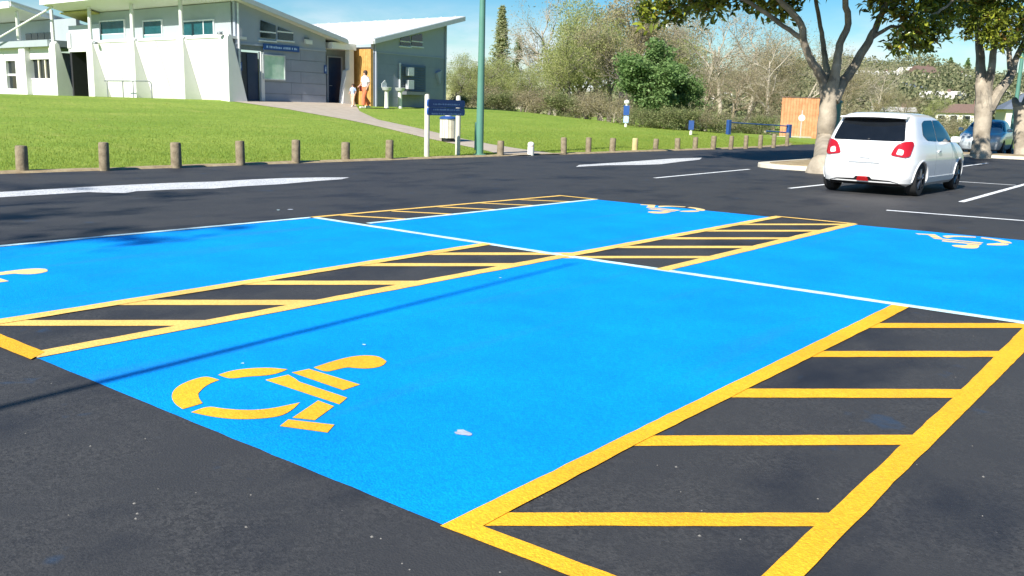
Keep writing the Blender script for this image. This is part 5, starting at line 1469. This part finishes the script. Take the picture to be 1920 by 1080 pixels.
# blue steel barrier
b0, b1 = at(1365, 256, 50), at(1478, 258, 53)
bar_ = empty('swing_barrier', (b0.x, b0.y, Hf(b0.x, b0.y))); tag(bar_, 'blue steel barrier rail between two stout posts', 'barrier')
dv = b1 - b0; dv.z = 0; Lb = dv.length; bar_.rotation_euler.z = math.atan2(dv.y, dv.x)
MB().box(-.11, .11, -.1, .1, -.3, .80).build('post', M['barrier'], bar_, bevel=.03)
MB().box(Lb - .14, Lb + .14, -.1, .1, -.4, .62).build('post', M['barrier'], bar_, bevel=.03)
MB().tube([(0, 0, .66), (Lb, 0, .52)], .032, 8).build('top_rail', M['barrier'], bar_, smooth=True)
MB().tube([(Lb*.62, 0, .22), (Lb, 0, .14)], .04, 8).build('lower_rail', M['barrier'], bar_, smooth=True)
# slim marker posts on the lawn
for px_, py_, top, lab, pn in ((1173, 238, 189, 'slim marker post with white head and navy panel before dry shrubs', 1), (1295, 253, 226, 'slim blue marker post standing by the dark shrubs', 0)):
    for dp in np.arange(30, 70, .1):
        p = at(px_, py_, dp)
        if p.z <= Hf(p.x, p.y): break
    mk = empty('marker_post', (p.x, p.y, Hf(p.x, p.y))); tag(mk, lab, 'marker post')
    h = (py_ - top) / F_PX * dp
    MB().tube([(0, 0, -.1), (0, 0, h * .95)], .07, 8).build('post', M['signwhite'], mk, smooth=True)
    v = (CAM - p); v.z = 0; v.normalize(); sdir = Vector((-v.y, v.x, 0))
    def plate(z0, z1, w, mt, nm):
        c = v * .08
        MB().prism([c - sdir*w + Vector((0, 0, z0)), c + sdir*w + Vector((0, 0, z0)), c + sdir*w + Vector((0, 0, z1)), c - sdir*w + Vector((0, 0, z1))], v * .03).build(nm, M[mt], mk)
    if pn:
        plate(h*.44, h*.80, .15, 'navy', 'panel'); plate(h*.16, h*.40, .13, 'letter', 'lower_panel')
        MB().lathe([(.03, -.10), (.13, -.06), (.15, 0), (.12, .09), (.02, .13)], (0, 0, h*.92), 12).build('head', M['signwhite'], mk, smooth=True)
    else:
        plate(h*.35, h*.98, .13, 'barrier', 'panel')

# ------------------------------------------------------------------ people by the building
def person(name, loc, h, rz, label, cloth, step=.28, bag=False, child=False):
    e = empty(name, loc, rz); tag(e, label, 'person')
    s = h / 1.7
    # joints (x forward)
    J = dict(pel=(0, 0, .92), belly=(0, 0, 1.08), chest=(.01, 0, 1.28), neck=(.01, 0, 1.44), head=(.03, 0, 1.52), top=(.03, 0, 1.62),
             hl=(0, .10, .88), kl=(step*.55, .10, .50), al=(step*.6, .10, .08), tl=(step*.6 + .16, .11, .03),
             hr=(0, -.10, .88), kr=(-step*.15, -.10, .48), ar=(-step*.9, -.10, .12), tr=(-step*.9 + .15, -.11, .03),
             sl=(.0, .17, 1.40), el=(-.10, .22, 1.13), wl=(.06, .22, .90), fl=(.10, .22, .80),
             sr=(.0, -.17, 1.40), er=(.05, -.22, 1.12), wr=(.22, -.20, .98), fr=(.29, -.19, .93))
    Rd = dict(pel=.145, belly=.125, chest=.145, neck=.055, head=.085, top=.085, hl=.09, kl=.06, al=.04, tl=.035, hr=.09, kr=.06, ar=.04, tr=.035, sl=.06, el=.042, wl=.03, fl=.034, sr=.06, er=.042, wr=.03, fr=.034)
    E_ = [('pel','belly'),('belly','chest'),('chest','neck'),('neck','head'),('head','top'),('pel','hl'),('hl','kl'),('kl','al'),('al','tl'),('pel','hr'),('hr','kr'),('kr','ar'),('ar','tr'),('chest','sl'),('sl','el'),('el','wl'),('wl','fl'),('chest','sr'),('sr','er'),('er','wr'),('wr','fr')]
    names = list(J); me = bpy.data.meshes.new('tmp'); me.from_pydata([tuple(c*s for c in J[n]) for n in names], [(names.index(a), names.index(b)) for a, b in E_], [])
    o = bpy.data.objects.new('tmp', me); COL.objects.link(o)
    md = o.modifiers.new('s', 'SKIN'); md.use_smooth_shade = True
    for i, n_ in enumerate(names):
        sv = me.skin_vertices[0].data[i]; sv.radius = (Rd[n_]*s, Rd[n_]*s); sv.use_root = (n_ == 'pel')
    sd = o.modifiers.new('d', 'SUBSURF'); sd.levels = 1; sd.render_levels = 1
    bpy.context.view_layer.update()
    body = bpy.data.meshes.new_from_object(o.evaluated_get(bpy.context.evaluated_depsgraph_get())); bpy.data.objects.remove(o)
    body.materials.clear(); body.name = 'body'
    link('body', body, M['skin'], e, smooth=True)
    def V3(n): return Vector(J[n]) * s
    # trousers, shirt, hair, shoes, nose
    tr = MB()
    for a, b, c in (('hl', 'kl', 'al'), ('hr', 'kr', 'ar')):
        tr.tube([V3(a) + Vector((0, 0, .06*s)), V3(b), V3(c) + Vector((0, 0, .07*s))], [.115*s, .10*s, .105*s], 10)
    tr.tube([(0, 0, .80*s), (0, 0, .92*s), (0, 0, 1.04*s)], [.155*s, .165*s, .145*s], 12)
    tr.build('trousers', M[cloth[1]], e, smooth=True)
    sh = MB(); sh.tube([(0, 0, .98*s), (0, 0, 1.15*s), (.01*s, 0, 1.32*s), (.01*s, 0, 1.42*s), (.01*s, 0, 1.47*s)], [.155*s, .15*s, .17*s, .14*s, .07*s], 14)
    for a, b in (('sl', 'el'), ('sr', 'er')): sh.tube([V3(a), V3(a).lerp(V3(b), .75)], [.075*s, .062*s], 10)
    sh.build('shirt', M[cloth[0]], e, smooth=True)
    hr = MB(); hr.lathe([(.05, -.13), (.095, -.06), (.105, .02), (.09, .085), (.04, .115)], (-.012*s, 0, 0), 14); hr.v = [(a*s, b*s, c*s + 1.60*s) for a, b, c in hr.v]
    hr.build('hair', M['hair'], e, smooth=True)
    for a in ('al', 'ar'):
        q = V3(a); MB().box(q.x - .07*s, q.x + .19*s, q.y - .05*s, q.y + .05*s, max(0, q.z - .09*s), q.z).build('shoe', M['signwhite'], e, bevel=.02)
    if bag:
        MB().box(-.10, .10, -.36, -.24, .78, 1.02).build('shoulder_bag', M['bag'], e, bevel=.02)
    return e
pp = Vector((-25.0, 24.0, 0)); pp = on_x(685, 198, -23.6); pp.z = Hf(pp.x, pp.y)
person('person', pp, 1.72, R_(-100), 'walking person in white top and coral trousers with a dark bag', ('shirt', 'orange'), bag=True)
pc = on_x(662, 196, -24.2); pc.z = Hf(pc.x, pc.y)
person('person', pc, 1.05, R_(-80), 'child in pale top and peach trousers beside the white entry fin', ('letter', 'peach'), step=.2)

# ------------------------------------------------------------------ hill with houses
HPX = [(700, 205), (900, 196), (1050, 178), (1200, 160), (1350, 140), (1480, 118), (1580, 106), (1690, 107), (1725, 112), (1790, 122), (1835, 130), (1920, 146), (2100, 150), (2400, 170), (2700, 190)]
HD0, HD1 = 130.0, 420.0
def ridge(px): return float(np.interp(px, [h[0] for h in HPX], [h[1] for h in HPX]))
def hill_point(px, t):
    """t 0 at the foot, 1 on the ridge"""
    dep = HD0 + (HD1 - HD0) * t
    p = at(px, 230, dep)
    ztop = CAM.z + ray(px, ridge(px)).z * HD1 - 5.5
    z = -1.0 + (ztop + 1.0) * (t ** 1.25) + 1.3 * math.sin(px * .031 + 5*t) * t
    return Vector((p.x, p.y, z))
V = []; Fc = []; NX, NT = 90, 26
for i in range(NX):
    px_ = 650 + 2100 * i / (NX - 1)
    for j in range(NT + 8):
        t = j / (NT - 1)
        if t <= 1: q = hill_point(px_, t)
        else:
            q = hill_point(px_, 1); g = at(px_, 230, HD1 * (1 + (t - 1) * 1.4)); q = Vector((g.x, g.y, q.z - (t-1) * 40))
        V.append(q[:])
W_ = NT + 8
for i in range(NX - 1):
    for j in range(W_ - 1):
        a = i*W_ + j; Fc.append((a, a + W_, a + W_ + 1, a + 1))
hm = plain('hill_pasture', (.10, .14, .045), .95, two=(.21, .23, .08), scale=.03, detail=6)
tag(link('hill', np_mesh('hill', V, Fc), hm, smooth=True), kind='structure')
rs_ = np.random.default_rng(31)
C = []
for k in range(1500):
    px_ = rs_.uniform(1000, 2300); t = rs_.uniform(.12, 1.0) ** .8
    q = hill_point(px_, t); r = rs_.uniform(1.6, 4.2) * (.7 + .5*t)
    n = int(110 + 60 * rs_.uniform())
    g = rs_.normal(size=(n, 3)); g /= np.linalg.norm(g, axis=1)[:, None]; g *= rs_.uniform(.5, 1, n)[:, None]
    C.append(np.array(q) + np.array([0, 0, r*.8]) + g * np.array([r, r, r*.95]))
C = np.concatenate(C); V, F_ = quads(C, .85, .8, rs=rs_)
tag(link('hillside_wood', np_mesh('hillside_wood', V, F_), M['hillwood']), 'mixed green and brown trees covering the hillside', 'wood', kind='stuff')
for px_, hh, lab in ((1769, 8.0, 'dark rounded pine on the skyline of the hill'), (1801, 10.0, 'dark pointed conifer on the skyline of the hill'), (1734, 5.0, 'low dark tree on the skyline of the hill')):
    q = hill_point(px_, 1.0); e = empty('skyline_tree', q); tag(e, lab, 'tree')
    MB().tube([(0, 0, -1), (0, 0, hh*.9)], [.35, .1], 6).build('trunk', M['darkbark'], e)
    n = 500; zz = rs_.uniform(.12, 1, n); rad = (1 - zz) * hh * (.30 if px_ == 1801 else .5) + .3; th = rs_.uniform(0, 6.28, n); rr = rad * np.sqrt(rs_.uniform(0, 1, n))
    V, F_ = quads(np.stack([rr*np.cos(th), rr*np.sin(th), zz*hh], 1), 1.0, .5, rs=rs_); link('crown', np_mesh('crown', V, F_), M['deepgreen'], e)

def house(px, dep, zb, w, d, h, rh, wall, roof, label, rz=None, hip=False, n_win=3):
    p = at(px, 230, dep); z = zb
    e = empty('house', (p.x, p.y, z)); tag(e, label, 'house')
    v = CAM - p; e.rotation_euler.z = math.atan2(v.y, v.x) + math.pi/2 + (rz or 0)      # local -y looks to the car park
    MB().box(-w/2, w/2, -d/2, d/2, -2.0, h).build('wall', M[wall], e)
    ov = .4; x0, x1, y0, y1 = -w/2 - ov, w/2 + ov, -d/2 - ov, d/2 + ov
    rx = w*.28 if hip else 0
    if hip:
        vs_ = [(x0, y0, h), (x1, y0, h), (x1, y1, h), (x0, y1, h), (x0 + rx + ov, 0, h + rh), (x1 - rx - ov, 0, h + rh)]
        fs_ = [(0, 1, 5, 4), (1, 2, 5), (2, 3, 4, 5), (3, 0, 4), (3, 2, 1, 0)]
    else:
        vs_ = [(x0, y0, h), (x1, y0, h), (x1, y1, h), (x0, y1, h), (x0, 0, h + rh), (x1, 0, h + rh)]
        fs_ = [(0, 1, 5, 4), (1, 2, 5), (2, 3, 4, 5), (3, 0, 4), (3, 2, 1, 0)]
    rf = MB().add(vs_, fs_).build('roof', M[roof], e)
    MB().box(w*.2, w*.2 + .7, -.3, .4, h, h + rh + .5).build('chimney', M['roof_b'], rf)
    for k in range(n_win):
        cx = -w/2 + w*(k + .5)/n_win; ww = w/n_win*.28; z0, z1 = h*.38, h*.82
        f = MB().box(cx - ww - .08, cx + ww + .08, -d/2 - .06, -d/2 + .02, z0 - .08, z1 + .08).build('window', M['frame'], e)
        MB().box(cx - ww, cx + ww, -d/2 - .09, -d/2 - .061, z0, z1).build('pane', M['darkglass'], f)
    return e
def hz(px, t): return hill_point(px, t).z
def hd(t): return HD0 + (HD1 - HD0)*t
for px_, t, w, d, h, rh, wl_, rf_, lab, rz, hip in (
    (1632, .62, 15, 8, 3.2, 1.8, 'house_w', 'roof_c', 'long low cream house on the hillside', .1, False),
    (1700, .70, 9, 7, 3.6, 2.2, 'house_w', 'roof_c', 'cream gabled house high on the hill', -.5, False),
    (1720, .66, 7, 8, 4.2, 2.4, 'house_w', 'roof_b', 'tall cream house with brown roof high on the hill', .7, False),
    (1690, .45, 9, 6, 2.6, 1.6, 'house_g', 'roof_s', 'grey house half hidden in hillside trees', .3, True),
    (1757, .30, 8, 6, 2.6, 1.9, 'house_w', 'roof_c', 'pale gabled house low on the hillside', -.3, False),
    (1820, .36, 9, 6, 2.4, 1.5, 'house_w', 'roof_c', 'pale house with flat cream roof beside the thick magnolia', .2, True),
    (1775, .72, 13, 6, 2.8, 1.4, 'house_g', 'roof_c', 'long pale roofed house below the skyline', 0, True),
    (1405, .30, 5, 4, 2.2, 1.4, 'house_w', 'roof_c', 'small white house seen through bare trees', .3, False),
    (1358, .34, 6, 4, 2.4, 1.7, 'house_w', 'roof_c', 'cream house behind the dark green shrubs', -.6, False),
    (1446, .40, 5, 5, 2.4, 1.6, 'house_w', 'roof_s', 'cream house with slate roof behind bare trees', .5, False),
    (1885, .48, 10, 7, 3.0, 1.8, 'house_w', 'roof_c', 'cream house on the hill right of the thick magnolia', -.2, False)):
    house(px_, hd(t), hz(px_, t) - .2, w, d, h, rh, M and wl_, rf_, lab, rz, hip)
house(1672, 150, .6, 6, 5, 2.0, .8, 'house_g', 'roof_c', 'low grey building behind the hatchback roof', .1, False, 5)
house(1803, 130, .4, 6.5, 5, 2.1, 1.3, 'house_w', 'roof_b', 'cream house with long brown roof behind the silver blue car', -.1, True, 4)
house(1945, 80, -.1, 6, 5, 2.6, 1.5, 'house_w', 'roof_s', 'house with slate blue hipped roof at the edge of the car park', .2, True, 3)

# ------------------------------------------------------------------ grass blades on the near bank
n = 120000
x = -8.55 - rng.exponential(3.6, n); y = rng.uniform(-2.5, 40, n)
ok = (x > -24); x, y = x[ok], y[ok]
# keep the path clear
def inside_path(x, y):
    r = np.zeros(len(x), bool)
    P = np.array(lower + upper[::-1])
    j = len(P) - 1
    for i in range(len(P)):
        c = ((P[i, 1] > y) != (P[j, 1] > y)) & (x < (P[j, 0]-P[i, 0])*(y-P[i, 1])/(P[j, 1]-P[i, 1]+1e-12) + P[i, 0])
        r ^= c; j = i
    return r
ok = ~inside_path(x, y); x, y = x[ok], y[ok]; n = len(x)
z = np.maximum(H(x, y), 0)
hh = rng.uniform(.02, .06, n); a = rng.uniform(0, 6.28, n); w = .008
lx, ly = rng.normal(scale=.025, size=n), rng.normal(scale=.025, size=n)
V = np.stack([np.stack([x - w*np.cos(a), y - w*np.sin(a), z - .01], 1), np.stack([x + w*np.cos(a), y + w*np.sin(a), z - .01], 1), np.stack([x + lx, y + ly, z + hh], 1)], 1).reshape(-1, 3)
tag(link('lawn_grass', np_mesh('lawn_grass', V, np.arange(3*n).reshape(n, 3)), M['blade']), 'short bright green lawn grass on the bank', 'grass', kind='stuff')
